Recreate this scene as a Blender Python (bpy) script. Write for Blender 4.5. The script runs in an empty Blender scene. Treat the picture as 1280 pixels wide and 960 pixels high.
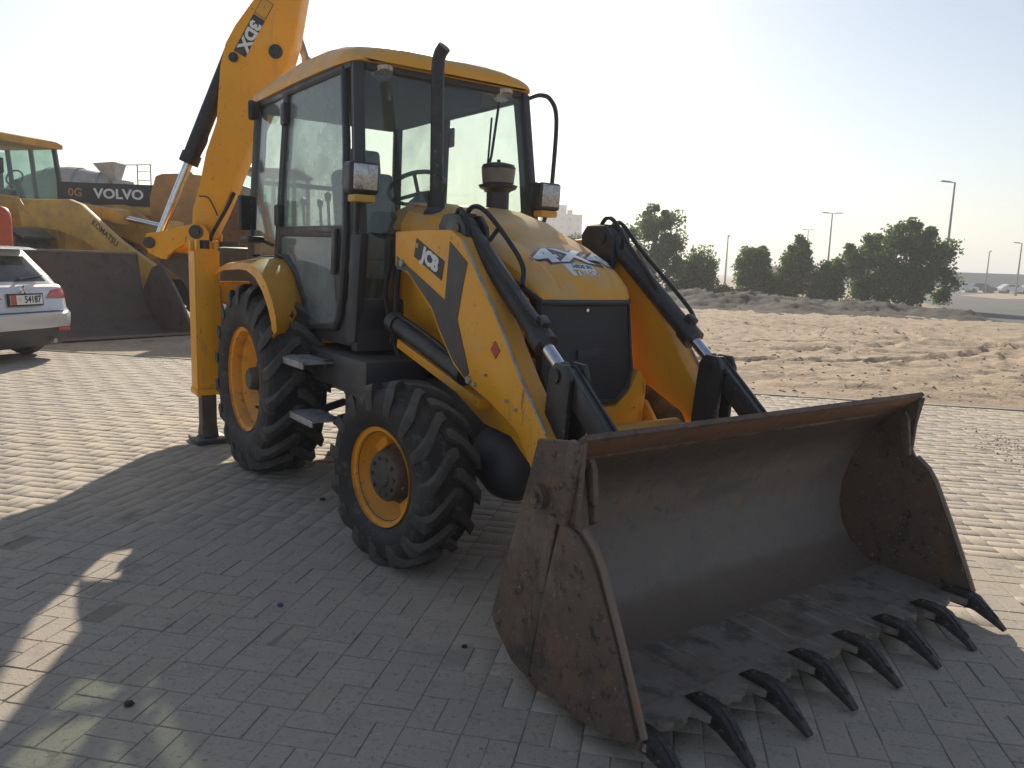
import bpy, bmesh, math, random
import numpy as np
from mathutils import Vector, Matrix, noise
from mathutils.bvhtree import BVHTree
random.seed(7); np.random.seed(7)
R = math.radians
scene = bpy.context.scene
C = scene.collection

# ------------------------------------------------------------------ camera
cam_d = bpy.data.cameras.new('camera'); cam = bpy.data.objects.new('camera', cam_d); C.objects.link(cam)
CAM_H = 1.5627
cam_d.sensor_width = 36.0; cam_d.lens = 973.887/1280*36.0
cam_d.clip_start = 0.05; cam_d.clip_end = 6000
_pitch, _roll = 0.1498, -0.0341
_f = Vector((0, math.cos(_pitch), -math.sin(_pitch))); _r0 = Vector((1,0,0)); _u0 = _r0.cross(_f)
_r = math.cos(_roll)*_r0 - math.sin(_roll)*_u0; _u = math.cos(_roll)*_u0 + math.sin(_roll)*_r0
cam.matrix_world = Matrix(((_r.x,_u.x,-_f.x,0),(_r.y,_u.y,-_f.y,0),(_r.z,_u.z,-_f.z,CAM_H),(0,0,0,1)))
scene.camera = cam
# ------------------------------------------------------------------ light
SUN_EL, SUN_AZ = R(27), R(-7.5)
world = bpy.data.worlds.new('World'); scene.world = world; world.use_nodes = True
nt = world.node_tree; bg = nt.nodes['Background']
sky = nt.nodes.new('ShaderNodeTexSky'); sky.sky_type = 'NISHITA'; sky.sun_disc = False
sky.sun_elevation = SUN_EL; sky.sun_rotation = SUN_AZ
sky.air_density = 1.0; sky.dust_density = 0.7; sky.ozone_density = 1.0; sky.altitude = 0
hs = nt.nodes.new('ShaderNodeHueSaturation'); hs.inputs['Saturation'].default_value = .84     # hazy Gulf air: paler than the clear-sky model
nt.links.new(sky.outputs[0], hs.inputs['Color']); nt.links.new(hs.outputs[0], bg.inputs[0]); bg.inputs[1].default_value = 0.086
sun_d = bpy.data.lights.new('sun', 'SUN'); sun_d.energy = 4.9; sun_d.angle = R(0.55); sun_d.color = (1.0, 0.89, 0.73)
sun = bpy.data.objects.new('sun', sun_d); C.objects.link(sun)
sdir = Vector((math.sin(SUN_AZ)*math.cos(SUN_EL), math.cos(SUN_AZ)*math.cos(SUN_EL), math.sin(SUN_EL)))
sun.rotation_euler = sdir.to_track_quat('Z', 'Y').to_euler(); sun.location = (0, 0, 50)
scene.view_settings.view_transform = 'Standard'; scene.view_settings.look = 'None'
scene.view_settings.exposure = 0.47; scene.view_settings.gamma = 1.0
scene.cycles.max_bounces = 8; scene.cycles.transparent_max_bounces = 16
scene.cycles.use_denoising = True

# ------------------------------------------------------------------ materials
def _noise(nt, co, scale, detail=4, rough=.6):
    n = nt.nodes.new('ShaderNodeTexNoise'); n.inputs['Scale'].default_value = scale
    n.inputs['Detail'].default_value = detail; n.inputs['Roughness'].default_value = rough
    nt.links.new(co, n.inputs['Vector']); return n.outputs['Fac']
def _range(nt, v, a, b, c=0., d=1.):
    m = nt.nodes.new('ShaderNodeMapRange'); m.inputs['From Min'].default_value = a; m.inputs['From Max'].default_value = b
    m.inputs['To Min'].default_value = c; m.inputs['To Max'].default_value = d
    nt.links.new(v, m.inputs['Value']); return m.outputs[0]
def _mix(nt, fac, a, b, mode='MIX'):
    m = nt.nodes.new('ShaderNodeMix'); m.data_type = 'RGBA'; m.blend_type = mode
    for s, v in ((m.inputs[0], fac), (m.inputs[6], a), (m.inputs[7], b)):
        if isinstance(v, (int, float)): s.default_value = v
        elif isinstance(v, tuple): s.default_value = (*v, 1)
        else: nt.links.new(v, s)
    return m.outputs[2]
def mat(name, col, rough=.5, metal=0., layers=(), bump=None, dust=None, rvar=None, spec=.5, rand=None, coat=0):
    """layers: (colour, scale, lo, hi[, stretch]); bump: (scale, strength); dust: (colour, amount) settles on faces that look up"""
    m = bpy.data.materials.new(name); m.use_nodes = True; nt = m.node_tree
    p = nt.nodes['Principled BSDF']; tc = nt.nodes.new('ShaderNodeTexCoord'); co = tc.outputs['Object']
    c = nt.nodes.new('ShaderNodeRGB'); c.outputs[0].default_value = (*col, 1); c = c.outputs[0]
    if rand:
        if rand[0] == 'object': oi = nt.nodes.new('ShaderNodeObjectInfo'); v = oi.outputs['Random']
        elif rand[0] == 'island': g = nt.nodes.new('ShaderNodeNewGeometry'); v = g.outputs['Random Per Island']
        rp = nt.nodes.new('ShaderNodeValToRGB'); rp.color_ramp.interpolation = 'LINEAR'
        cols = rand[1]; rp.color_ramp.elements[0].color = (*cols[0], 1); rp.color_ramp.elements[1].color = (*cols[-1], 1)
        for i, k in enumerate(cols[1:-1]):
            e = rp.color_ramp.elements.new((i+1)/(len(cols)-1)); e.color = (*k, 1)
        nt.links.new(v, rp.inputs[0]); c = rp.outputs[0]
    for l in layers:
        v = co
        if rand and rand[0] == 'object' or (len(l) > 4 and l[4] == 'world'):
            g2 = nt.nodes.new('ShaderNodeNewGeometry'); v = g2.outputs['Position']
        elif len(l) > 4:
            mp = nt.nodes.new('ShaderNodeMapping'); mp.inputs['Scale'].default_value = l[4]; nt.links.new(co, mp.inputs[0]); v = mp.outputs[0]
        f = _range(nt, _noise(nt, v, l[1], 5, .65), l[2], l[3]); c = _mix(nt, f, c, l[0])
    if dust:
        g = nt.nodes.new('ShaderNodeNewGeometry'); sx = nt.nodes.new('ShaderNodeSeparateXYZ'); nt.links.new(g.outputs['Normal'], sx.inputs[0])
        up = _range(nt, sx.outputs[2], .1, .95); nn = _range(nt, _noise(nt, co, 6, 5), .35, .7, .3, 1.)
        mu = nt.nodes.new('ShaderNodeMath'); mu.operation = 'MULTIPLY'; nt.links.new(up, mu.inputs[0]); nt.links.new(nn, mu.inputs[1])
        m2 = nt.nodes.new('ShaderNodeMath'); m2.operation = 'MULTIPLY'; nt.links.new(mu.outputs[0], m2.inputs[0]); m2.inputs[1].default_value = dust[1]
        c = _mix(nt, m2.outputs[0], c, dust[0])
    nt.links.new(c, p.inputs['Base Color'])
    p.inputs['Roughness'].default_value = rough; p.inputs['Metallic'].default_value = metal
    p.inputs['Specular IOR Level'].default_value = spec
    if coat: p.inputs['Coat Weight'].default_value = coat
    if rvar: nt.links.new(_range(nt, _noise(nt, co, rvar[0], 4), .3, .7, rvar[1], rvar[2]), p.inputs['Roughness'])
    if bump:
        b = nt.nodes.new('ShaderNodeBump'); b.inputs['Strength'].default_value = bump[1]; b.inputs['Distance'].default_value = .02
        nt.links.new(_noise(nt, co, bump[0], 6), b.inputs['Height']); nt.links.new(b.outputs[0], p.inputs['Normal'])
    return m
def band(m, colour, z0, z1, soft, ns, amount, stretch=(1, 1, 1)):
    """a worn band between two heights of the object, broken up by noise"""
    nt = m.node_tree; p = nt.nodes['Principled BSDF']; src = p.inputs['Base Color'].links[0].from_socket
    tc = nt.nodes.new('ShaderNodeTexCoord'); sx = nt.nodes.new('ShaderNodeSeparateXYZ'); nt.links.new(tc.outputs['Object'], sx.inputs[0])
    mp = nt.nodes.new('ShaderNodeMapping'); mp.inputs['Scale'].default_value = stretch; nt.links.new(tc.outputs['Object'], mp.inputs[0])
    n = _noise(nt, mp.outputs[0], ns, 6, .7); ad = nt.nodes.new('ShaderNodeMath'); ad.operation = 'MULTIPLY_ADD'; nt.links.new(n, ad.inputs[0]); ad.inputs[1].default_value = soft*1.6; ad.inputs[2].default_value = -soft*.8
    zz = nt.nodes.new('ShaderNodeMath'); nt.links.new(sx.outputs[2], zz.inputs[0]); nt.links.new(ad.outputs[0], zz.inputs[1])
    a = _range(nt, zz.outputs[0], z0-soft, z0); c = _range(nt, zz.outputs[0], z1, z1+soft, 1., 0.)
    mu = nt.nodes.new('ShaderNodeMath'); mu.operation = 'MULTIPLY'; nt.links.new(a, mu.inputs[0]); nt.links.new(c, mu.inputs[1])
    m2 = nt.nodes.new('ShaderNodeMath'); m2.operation = 'MULTIPLY'; nt.links.new(mu.outputs[0], m2.inputs[0]); m2.inputs[1].default_value = amount
    nt.links.new(_mix(nt, m2.outputs[0], src, colour), p.inputs['Base Color']); return m
def glass(name, tint, dustc, dust, rough=.03):
    m = bpy.data.materials.new(name); m.use_nodes = True; nt = m.node_tree; nt.nodes.remove(nt.nodes['Principled BSDF'])
    t = nt.nodes.new('ShaderNodeBsdfTransparent'); t.inputs[0].default_value = (*tint, 1)
    g = nt.nodes.new('ShaderNodeBsdfGlossy'); g.inputs['Roughness'].default_value = rough
    d = nt.nodes.new('ShaderNodeBsdfDiffuse'); d.inputs[0].default_value = (*dustc, 1)
    lw = nt.nodes.new('ShaderNodeLayerWeight'); lw.inputs[0].default_value = .5
    pw = nt.nodes.new('ShaderNodeMath'); pw.operation = 'POWER'; nt.links.new(lw.outputs['Facing'], pw.inputs[0]); pw.inputs[1].default_value = 4.0
    fr = nt.nodes.new('ShaderNodeMath'); fr.operation = 'MULTIPLY_ADD'; nt.links.new(pw.outputs[0], fr.inputs[0]); fr.inputs[1].default_value = .7; fr.inputs[2].default_value = .05
    a = nt.nodes.new('ShaderNodeMixShader'); nt.links.new(fr.outputs[0], a.inputs[0]); nt.links.new(t.outputs[0], a.inputs[1]); nt.links.new(g.outputs[0], a.inputs[2])
    tc = nt.nodes.new('ShaderNodeTexCoord')
    f = _range(nt, _noise(nt, tc.outputs['Object'], 3.0, 6), .3, .75, dust*.35, dust)
    b = nt.nodes.new('ShaderNodeMixShader'); nt.links.new(f, b.inputs[0]); nt.links.new(a.outputs[0], b.inputs[1]); nt.links.new(d.outputs[0], b.inputs[2])
    nt.links.new(b.outputs[0], nt.nodes['Material Output'].inputs[0]); return m
def leafmat(name, a, b, c):
    m = bpy.data.materials.new(name); m.use_nodes = True; nt = m.node_tree; nt.nodes.remove(nt.nodes['Principled BSDF'])
    g = nt.nodes.new('ShaderNodeNewGeometry'); rp = nt.nodes.new('ShaderNodeValToRGB')
    rp.color_ramp.elements[0].color = (*a, 1); rp.color_ramp.elements[1].color = (*c, 1); e = rp.color_ramp.elements.new(.5); e.color = (*b, 1)
    nt.links.new(g.outputs['Random Per Island'], rp.inputs[0])
    d = nt.nodes.new('ShaderNodeBsdfDiffuse'); t = nt.nodes.new('ShaderNodeBsdfTranslucent'); mx = nt.nodes.new('ShaderNodeMixShader'); mx.inputs[0].default_value = .5
    nt.links.new(rp.outputs[0], d.inputs[0]); nt.links.new(_mix(nt, .5, rp.outputs[0], (.13, .24, .04)), t.inputs[0])
    nt.links.new(d.outputs[0], mx.inputs[1]); nt.links.new(t.outputs[0], mx.inputs[2]); nt.links.new(mx.outputs[0], nt.nodes['Material Output'].inputs[0]); return m

DUST = (.42, .33, .23)
M = {}
M['yellow'] = mat('yellow_paint', (.93, .42, .016), .42, 0, [((.84, .35, .016), 2.2, .40, .72), ((.80, .44, .10), 4, .56, .76), ((.70, .34, .06), 9, .60, .70, (1, 1, .18)), ((.30, .16, .06), 14, .655, .70, (1, 1, .22)), ((.50, .25, .06), 22, .64, .68), ((.12, .06, .035), 34, .675, .70), ((.80, .62, .36), 60, .66, .72)], (30, .05), (DUST, .5), (9, .32, .6))
M['bonnet'] = mat('dusty_bonnet_paint', (.90, .42, .022), .45, 0, [((.80, .36, .02), 2.2, .40, .72), ((.62, .45, .22), 3.2, .50, .72), ((.55, .27, .06), 18, .64, .72), ((.58, .46, .30), 40, .60, .72)], (30, .05), ((.56, .43, .27), .85), (9, .35, .6))
M['yellow_dull'] = mat('dull_yellow_paint', (.70, .38, .05), .55, 0, [((.38, .22, .07), 3, .4, .75), ((.12, .07, .04), 17, .66, .74)], (25, .05), (DUST, .6))
M['orange'] = mat('faded_orange_paint', (.52, .235, .05), .55, 0, [((.30, .16, .06), 3, .4, .75), ((.10, .06, .04), 15, .66, .74)], (25, .05), (DUST, .6))
M['black'] = mat('black_paint', (.026, .026, .031), .42, 0, [((.055, .05, .045), 7, .5, .7), ((.12, .105, .085), 36, .62, .70), ((.16, .10, .06), 20, .67, .71)], (40, .05), ((.22, .2, .18), .35), (8, .3, .6))
M['cab'] = mat('dark_grey_cab_paint', (.045, .047, .056), .45, 0, [((.07, .065, .06), 5, .5, .8)], (40, .04), ((.25, .22, .19), .5), (8, .35, .6))
M['plastic'] = mat('black_plastic', (.052, .052, .06), .55, 0, [((.05, .048, .045), 9, .5, .8)], (90, .06), ((.22, .2, .18), .4))
M['liner'] = mat('grey_roof_liner', (.06, .06, .065), .85)
M['rubber'] = mat('tyre_rubber', (.024, .0235, .024), .72, 0, [((.06, .055, .05), 4, .48, .66), ((.11, .098, .082), 16, .58, .72), ((.13, .115, .095), 60, .62, .72)], (60, .12), ((.20, .175, .145), .35))
M['lug'] = mat('dusty_tread_rubber', (.055, .051, .048), .8, 0, [((.10, .09, .08), 8, .42, .7), ((.15, .13, .11), 30, .56, .75), ((.03, .03, .03), 3, .55, .7)], (70, .2), ((.26, .225, .185), .55))
M['rim'] = mat('orange_rim_paint', (.85, .34, .02), .5, 0, [((.36, .17, .05), 6, .5, .75), ((.10, .06, .04), 20, .62, .72)], (30, .06), (DUST, .5))
M['hub'] = mat('greasy_hub_metal', (.085, .078, .07), .6, .3, [((.14, .11, .08), 9, .45, .75)], (30, .15), (DUST, .3))
M['steel'] = mat('galvanised_step_steel', (.42, .42, .43), .55, .3, [((.18, .17, .16), 12, .45, .7)], (50, .1), (DUST, .3))
M['chrome'] = mat('chrome_rod', (.75, .76, .8), .14, 1.0, [((.5, .5, .53), 20, .5, .8)])
M['rust'] = mat('rusty_bucket_steel', (.135, .092, .07), .74, .0, [((.19, .10, .058), 2.6, .50, .66), ((.06, .048, .042), 2.2, .52, .64), ((.19, .105, .06), 13, .58, .70), ((.05, .04, .036), 24, .57, .64), ((.24, .20, .17), 55, .62, .68), ((.30, .26, .22), 60, .64, .69, (1, .06, .5)), ((.24, .19, .14), 1.4, .56, .72)], (26, .35), ((.26, .2, .15), .25), (6, .55, .9))
M['rust_inner'] = mat('rusty_bucket_lining', (.15, .108, .082), .70, .0, [((.18, .095, .055), 2.6, .50, .66), ((.06, .05, .045), 2.0, .50, .62, (1, .5, 1)), ((.22, .11, .055), 9, .55, .66), ((.055, .046, .042), 22, .57, .65), ((.22, .195, .17), 48, .62, .70)], (26, .35), ((.26, .2, .15), .2), (6, .5, .85))
band(M['rust_inner'], (.19, .085, .04), .93, 1.1, .06, 5, .75); band(M['rust_inner'], (.05, .042, .038), .74, .86, .10, 4, .75, (1, .5, 1)); band(M['rust_inner'], (.205, .185, .17), .24, .46, .12, 9, .5, (1, .35, 2)); band(M['rust_inner'], (.30, .28, .265), .14, .66, .16, 26, .30, (1, .12, .12)); band(M['rust_inner'], (.15, .105, .075), .10, .20, .05, 7, .7)
M['worn'] = mat('worn_floor_steel', (.27, .235, .20), .6, .0, [((.22, .165, .125), 3, .45, .62), ((.14, .12, .105), 7, .54, .64), ((.36, .33, .30), 14, .58, .66, (.15, 2, 1)), ((.38, .33, .27), 30, .61, .70), ((.20, .12, .07), 9, .62, .70), ((.075, .062, .055), 6, .55, .7)], (32, .22), ((.2, .17, .14), .2), (5, .4, .75))
M['edge'] = mat('bare_edge_steel', (.22, .17, .135), .5, .5, [((.30, .15, .08), 18, .5, .7)], (30, .2))
M['tooth'] = mat('dark_tooth_steel', (.045, .041, .040), .48, .3, [((.11, .085, .068), 14, .48, .70), ((.20, .19, .185), 45, .58, .72)], (30, .25), rvar=(8, .35, .7))
M['brownsteel'] = mat('brown_bucket_steel', (.11, .08, .066), .7, .1, [((.12, .075, .05), 2, .45, .7), ((.04, .033, .03), 4, .52, .7), ((.17, .14, .12), 14, .62, .76)], (14, .3), ((.25, .2, .16), .3))
M['glass'] = glass('dusty_green_glass', (.89, .95, .91), (.40, .46, .46), .30)
M['glass_door'] = glass('grimy_door_glass', (.80, .88, .86), (.40, .44, .45), .62)
M['glass_front'] = glass('clear_green_glass', (.93, .97, .94), (.38, .42, .40), .08)
M['glass_far'] = glass('far_green_glass', (.82, .92, .88), (.34, .42, .42), .2)
M['white'] = mat('white_vinyl', (.78, .79, .80), .4, 0, [((.6, .58, .54), 20, .55, .8)])
M['navy'] = mat('navy_vinyl', (.035, .05, .12), .4)
M['ink'] = mat('black_vinyl', (.012, .012, .015), .45)
M['gold'] = mat('yellow_vinyl', (.62, .37, .06), .45)
M['orange_ink'] = mat('orange_vinyl', (.55, .12, .02), .45)
M['decalgrey'] = mat('dark_grey_decal', (.045, .045, .05), .45, 0, [((.09, .08, .07), 8, .5, .8)], None, (DUST, .3))
M['red'] = mat('red_reflector', (.45, .05, .03), .3)
M['lens'] = mat('clear_lamp_lens', (.55, .55, .55), .12, .6, [((.35, .35, .36), 60, .4, .6)])
M['seat'] = mat('grey_seat_cloth', (.30, .30, .29), .9, 0, [((.2, .2, .2), 6, .4, .7)])
M['beige'] = mat('beige_cleaner_bowl', (.22, .18, .13), .5, 0, [((.15, .125, .095), 8, .45, .7)], None, (DUST, .5))
M['hose'] = mat('black_hose', (.016, .016, .017), .5, 0, [((.05, .045, .04), 14, .5, .8)])
M['carpaint'] = mat('silver_white_car_paint', (.60, .61, .63), .3, .25, [((.5, .48, .45), 3, .5, .8)], None, (DUST, .35), coat=.5)
M['carglass'] = mat('dark_car_glass', (.03, .035, .04), .08, 0, [((.12, .12, .11), 2.5, .45, .8)])
M['tail'] = mat('red_tail_lamp', (.5, .03, .03), .18, 0, [((.75, .2, .18), 20, .55, .7)], coat=.6)
M['barrel'] = mat('orange_red_paint', (.55, .08, .02), .5, 0, [((.4, .07, .03), 6, .45, .7)])
M['mixer'] = mat('dusty_mixer_drum', (.42, .40, .38), .6, 0, [((.28, .26, .24), 3, .4, .7)], (12, .1))
M['galv'] = mat('grey_lamp_pole', (.30, .30, .30), .5, .4)
M['concrete'] = mat('beige_concrete', (.40, .36, .31), .85, 0, [((.33, .30, .26), .3, .4, .7)])
M['darkwin'] = mat('dark_window', (.20, .19, .18), .4)
M['wallgrey'] = mat('grey_far_wall', (.30, .28, .29), .85, 0, [((.25, .24, .25), .1, .4, .7)])
M['bark'] = mat('grey_bark', (.12, .095, .07), .9, 0, (), (20, .4))
M['leaf1'] = leafmat('dark_green_leaves', (.04, .078, .028), (.065, .12, .042), (.105, .165, .058))
M['leaf2'] = leafmat('olive_leaves', (.06, .08, .028), (.09, .11, .04), (.14, .15, .06))
PAV = [(.395, .34, .27), (.42, .36, .295), (.40, .35, .29), (.435, .375, .30), (.40, .35, .285)]
PLAY = [((.46, .39, .30), 1.1, .46, .72, 'world'), ((.27, .245, .22), 2.3, .58, .74, 'world'), ((.30, .265, .225), 9, .58, .74, 'world'), ((.25, .22, .19), 45, .57, .66, 'world'), ((.52, .45, .36), 28, .60, .70, 'world'), ((.19, .17, .155), 130, .60, .68, 'world'), ((.15, .135, .125), 1.9, .66, .72, 'world'), ((.50, .42, .32), .5, .52, .68, 'world')]
M['paver'] = mat('dusty_paver', (.34, .30, .25), .88, 0, PLAY, (70, .25), rand=('object', PAV))
M['paver_many'] = mat('dusty_paver_field', (.34, .30, .25), .88, 0, PLAY, (70, .25), rand=('island', PAV))
M['joint'] = mat('joint_sand', (.27, .23, .185), .95, 0, [((.36, .30, .22), 3, .45, .7)], (40, .4))
M['kerb'] = mat('pale_kerb_concrete', (.44, .39, .32), .9, 0, [((.34, .29, .23), 4, .4, .7)], (30, .3))
M['sand'] = mat('trampled_sand', (.42, .315, .215), .95, 0, [((.32, .24, .165), .9, .42, .70), ((.50, .39, .27), .35, .50, .72), ((.20, .15, .105), 5, .58, .72), ((.17, .13, .095), 1.6, .60, .68, (1, .5, 1)), ((.24, .185, .13), 16, .58, .68), ((.53, .42, .30), 9, .56, .68), ((.20, .15, .11), 60, .62, .70)], (22, 1.0))
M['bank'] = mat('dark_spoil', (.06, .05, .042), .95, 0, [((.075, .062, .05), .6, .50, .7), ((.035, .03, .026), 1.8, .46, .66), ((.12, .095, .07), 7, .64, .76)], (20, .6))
M['earth'] = mat('far_sandy_ground', (.42, .33, .235), .95, 0, [((.34, .28, .2), .05, .4, .7)])
M['asphalt'] = mat('grey_asphalt', (.085, .084, .085), .85, 0, [((.12, .115, .11), .15, .4, .7)])
M['stone'] = mat('dark_stone', (.05, .045, .04), .9, 0, (), (20, .4))
M['bluecap'] = mat('blue_plastic', (.035, .08, .24), .4)

# ------------------------------------------------------------------ mesh helpers
class B:
    def __init__(s): s.bm = bmesh.new()
    def _in(s, t, bev=0, seg=2, mtx=None):
        bmesh.ops.recalc_face_normals(t, faces=t.faces)
        if bev:
            ed = [e for e in t.edges if len(e.link_faces) == 2 and e.calc_face_angle(0) > .45]
            bmesh.ops.bevel(t, geom=ed, offset=bev, segments=seg, profile=.6, affect='EDGES', clamp_overlap=True)
        if mtx: bmesh.ops.transform(t, matrix=mtx, verts=t.verts)
        me = bpy.data.meshes.new('tmp'); t.to_mesh(me); t.free(); s.bm.from_mesh(me); bpy.data.meshes.remove(me); return s
    def box(s, c, d, rot=None, bev=.008, seg=2):
        t = bmesh.new(); bmesh.ops.create_cube(t, size=1)
        bmesh.ops.scale(t, vec=Vector(d), verts=t.verts)
        m = Matrix.Translation(Vector(c))
        if rot is not None: m = m @ (rot.to_4x4() if isinstance(rot, Matrix) else Matrix.Rotation(rot[0], 4, 'X') @ Matrix.Rotation(rot[1], 4, 'Y') @ Matrix.Rotation(rot[2], 4, 'Z'))
        return s._in(t, bev, seg, m)
    def bar(s, p, q, w, h, bev=.006, up=(0,0,1)):
        p, q = Vector(p), Vector(q); d = q-p; L = d.length; x = d.normalized(); u = Vector(up)
        y = u.cross(x)
        if y.length < 1e-3: y = Vector((0,1,0)).cross(x)
        y.normalize(); z = x.cross(y)
        return s.box((p+q)/2, (L, w, h), Matrix((x, y, z)).transposed(), bev)
    def prism(s, pts, a, b, axis='y', bev=.008, seg=2, mtx=None):
        t = bmesh.new()
        def P(u, v, w): return {'y': (u, w, v), 'x': (w, u, v), 'z': (u, v, w)}[axis]
        A = [t.verts.new(P(u, v, a)) for u, v in pts]; Z = [t.verts.new(P(u, v, b)) for u, v in pts]; n = len(pts)
        t.faces.new(A); t.faces.new(Z[::-1])
        for i in range(n): t.faces.new((A[i], Z[i], Z[(i+1) % n], A[(i+1) % n]))
        return s._in(t, bev, seg, mtx)
    def tube(s, pts, r, n=10, closed=False, cap=True):
        pts = [Vector(p) for p in pts]; t = bmesh.new(); rings = []; k = len(pts); up = None
        rr = r if isinstance(r, (list, tuple)) else [r]*k
        for i, p in enumerate(pts):
            a = pts[(i-1) % k] if (closed or i) else p; b = pts[(i+1) % k] if (closed or i < k-1) else p
            d = (b-a).normalized()
            if up is None: up = Vector((0,0,1)) if abs(d.z) < .9 else Vector((0,1,0))
            x = up.cross(d).normalized(); y = d.cross(x); up = y
            rings.append([t.verts.new(p + rr[i]*(math.cos(2*math.pi*j/n)*x + math.sin(2*math.pi*j/n)*y)) for j in range(n)])
        for i in range(k if closed else k-1):
            A, Z = rings[i], rings[(i+1) % k]
            for j in range(n): t.faces.new((A[j], A[(j+1) % n], Z[(j+1) % n], Z[j]))
        if cap and not closed: t.faces.new(rings[0][::-1]); t.faces.new(rings[-1])
        return s._in(t)
    def cyl(s, p, q, r, n=20, r2=None): return s.tube([p, q], [r, r if r2 is None else r2], n)
    def lathe(s, prof, c=(0,0,0), axis=(0,-1,0), n=40, closed=False):
        t = bmesh.new(); ax = Vector(axis).normalized(); x = Vector((0,0,1)) if abs(ax.z) < .9 else Vector((1,0,0)); x = (x-ax*x.dot(ax)).normalized(); y = ax.cross(x); c = Vector(c); rings = []
        for r, h in prof:
            if r < 1e-5: rings.append([t.verts.new(c+ax*h)])
            else: rings.append([t.verts.new(c+ax*h+r*(math.cos(2*math.pi*j/n)*x+math.sin(2*math.pi*j/n)*y)) for j in range(n)])
        for i in range(len(rings) if closed else len(rings)-1):
            A, Z = rings[i], rings[(i+1) % len(rings)]
            for j in range(n):
                k = (j+1) % n
                f = [A[j % len(A)], A[k % len(A)], Z[k % len(Z)], Z[j % len(Z)]]
                f = list(dict.fromkeys(f))
                if len(f) > 2: t.faces.new(f)
        return s._in(t)
    def mesh(s, vs, fs, bev=0, recalc=True):
        t = bmesh.new(); V = [t.verts.new(v) for v in vs]
        for f in fs: t.faces.new([V[i] for i in f])
        return s._in(t, bev)
    def loft(s, secs, cap=True, closed=True, bev=0):
        n = len(secs[0]); vs = [v for q in secs for v in q]; fs = []
        for i in range(len(secs)-1):
            for j in range(n if closed else n-1):
                k = (j+1) % n; fs.append((i*n+j, i*n+k, (i+1)*n+k, (i+1)*n+j))
        if cap: fs.append(tuple(range(n))); fs.append(tuple(range((len(secs)-1)*n, len(secs)*n)))
        return s.mesh(vs, fs, bev)
    def build(s, name, m, parent=None, smooth=38, loc=None):
        bm = s.bm
        for f in bm.faces: f.smooth = True
        for e in bm.edges: e.smooth = not (len(e.link_faces) == 2 and e.calc_face_angle(0) > R(smooth))
        me = bpy.data.meshes.new(name); bm.to_mesh(me); bm.free()
        o = bpy.data.objects.new(name, me); C.objects.link(o)
        if isinstance(m, str): m = M[m]
        me.materials.append(m)
        if parent: o.parent = parent
        if loc: o.location = loc
        return o
def empty(name, loc=(0,0,0), rz=0, label=None, cat=None, group=None):
    o = bpy.data.objects.new(name, None); o.empty_display_size = .2; C.objects.link(o); o.location = loc; o.rotation_euler = (0, 0, rz)
    tag(o, label, cat, group); return o
def tag(o, label=None, cat=None, group=None, kind=None):
    for k, v in (('label', label), ('category', cat), ('group', group), ('kind', kind)):
        if v: o[k] = v
    return o
def dup(o, parent=None):
    c = o.copy(); C.objects.link(c); c.parent = parent
    for ch in list(o.children): dup(ch, c)
    return c
def smoothpath(pts, k=6):
    pts = [Vector(p) for p in pts]; P = [pts[0]*2-pts[1]]+pts+[pts[-1]*2-pts[-2]]; out = []
    for i in range(1, len(P)-2):
        for j in range(k):
            t = j/k; a, b, c, d = P[i-1:i+3]
            out.append(.5*((2*b)+(c-a)*t+(2*a-5*b+4*c-d)*t*t+(3*b-a-3*c+d)*t**3))
    out.append(pts[-1]); return out
def text_bm(txt, size, bold=0., thick=.002):
    cu = bpy.data.curves.new('t', 'FONT'); cu.body = txt; cu.size = size; cu.offset = bold; cu.extrude = thick/2; cu.resolution_u = 3
    cu.align_x = 'CENTER'; cu.align_y = 'CENTER'
    o = bpy.data.objects.new('t', cu); C.objects.link(o); dg = bpy.context.evaluated_depsgraph_get()
    me = bpy.data.meshes.new_from_object(o.evaluated_get(dg)); bpy.data.objects.remove(o); bpy.data.curves.remove(cu)
    b = B(); b.bm.from_mesh(me); bpy.data.meshes.remove(me); return b
def lettering(name, txt, size, c, xd, yd, m, parent, bold=0., wide=1., thick=.002):
    """flat letters: centre c, reading direction xd, letter-up yd (parent coordinates)"""
    b = text_bm(txt, size, bold, thick); x = Vector(xd).normalized(); y = Vector(yd); y = (y-x*y.dot(x)).normalized(); z = x.cross(y)
    mt = Matrix((x*wide, y, z)).transposed().to_4x4(); mt.translation = Vector(c)
    bmesh.ops.transform(b.bm, matrix=mt, verts=b.bm.verts); return b.build(name, m, parent, 20)
def drape(o, target, direction, off):
    """lay a flat decal (same parent coordinates) on the surface of target along direction"""
    bm = bmesh.new(); bm.from_mesh(target.data); tree = BVHTree.FromBMesh(bm); d = Vector(direction).normalized()
    b2 = bmesh.new(); b2.from_mesh(o.data)
    miss = []
    for v in b2.verts:
        h = tree.ray_cast(v.co-d*1.0, d)
        if h[0] is not None: v.co = h[0]-d*off
        else: miss.append(v)
    bmesh.ops.delete(b2, geom=miss, context='VERTS')
    b2.to_mesh(o.data); b2.free(); bm.free()

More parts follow.
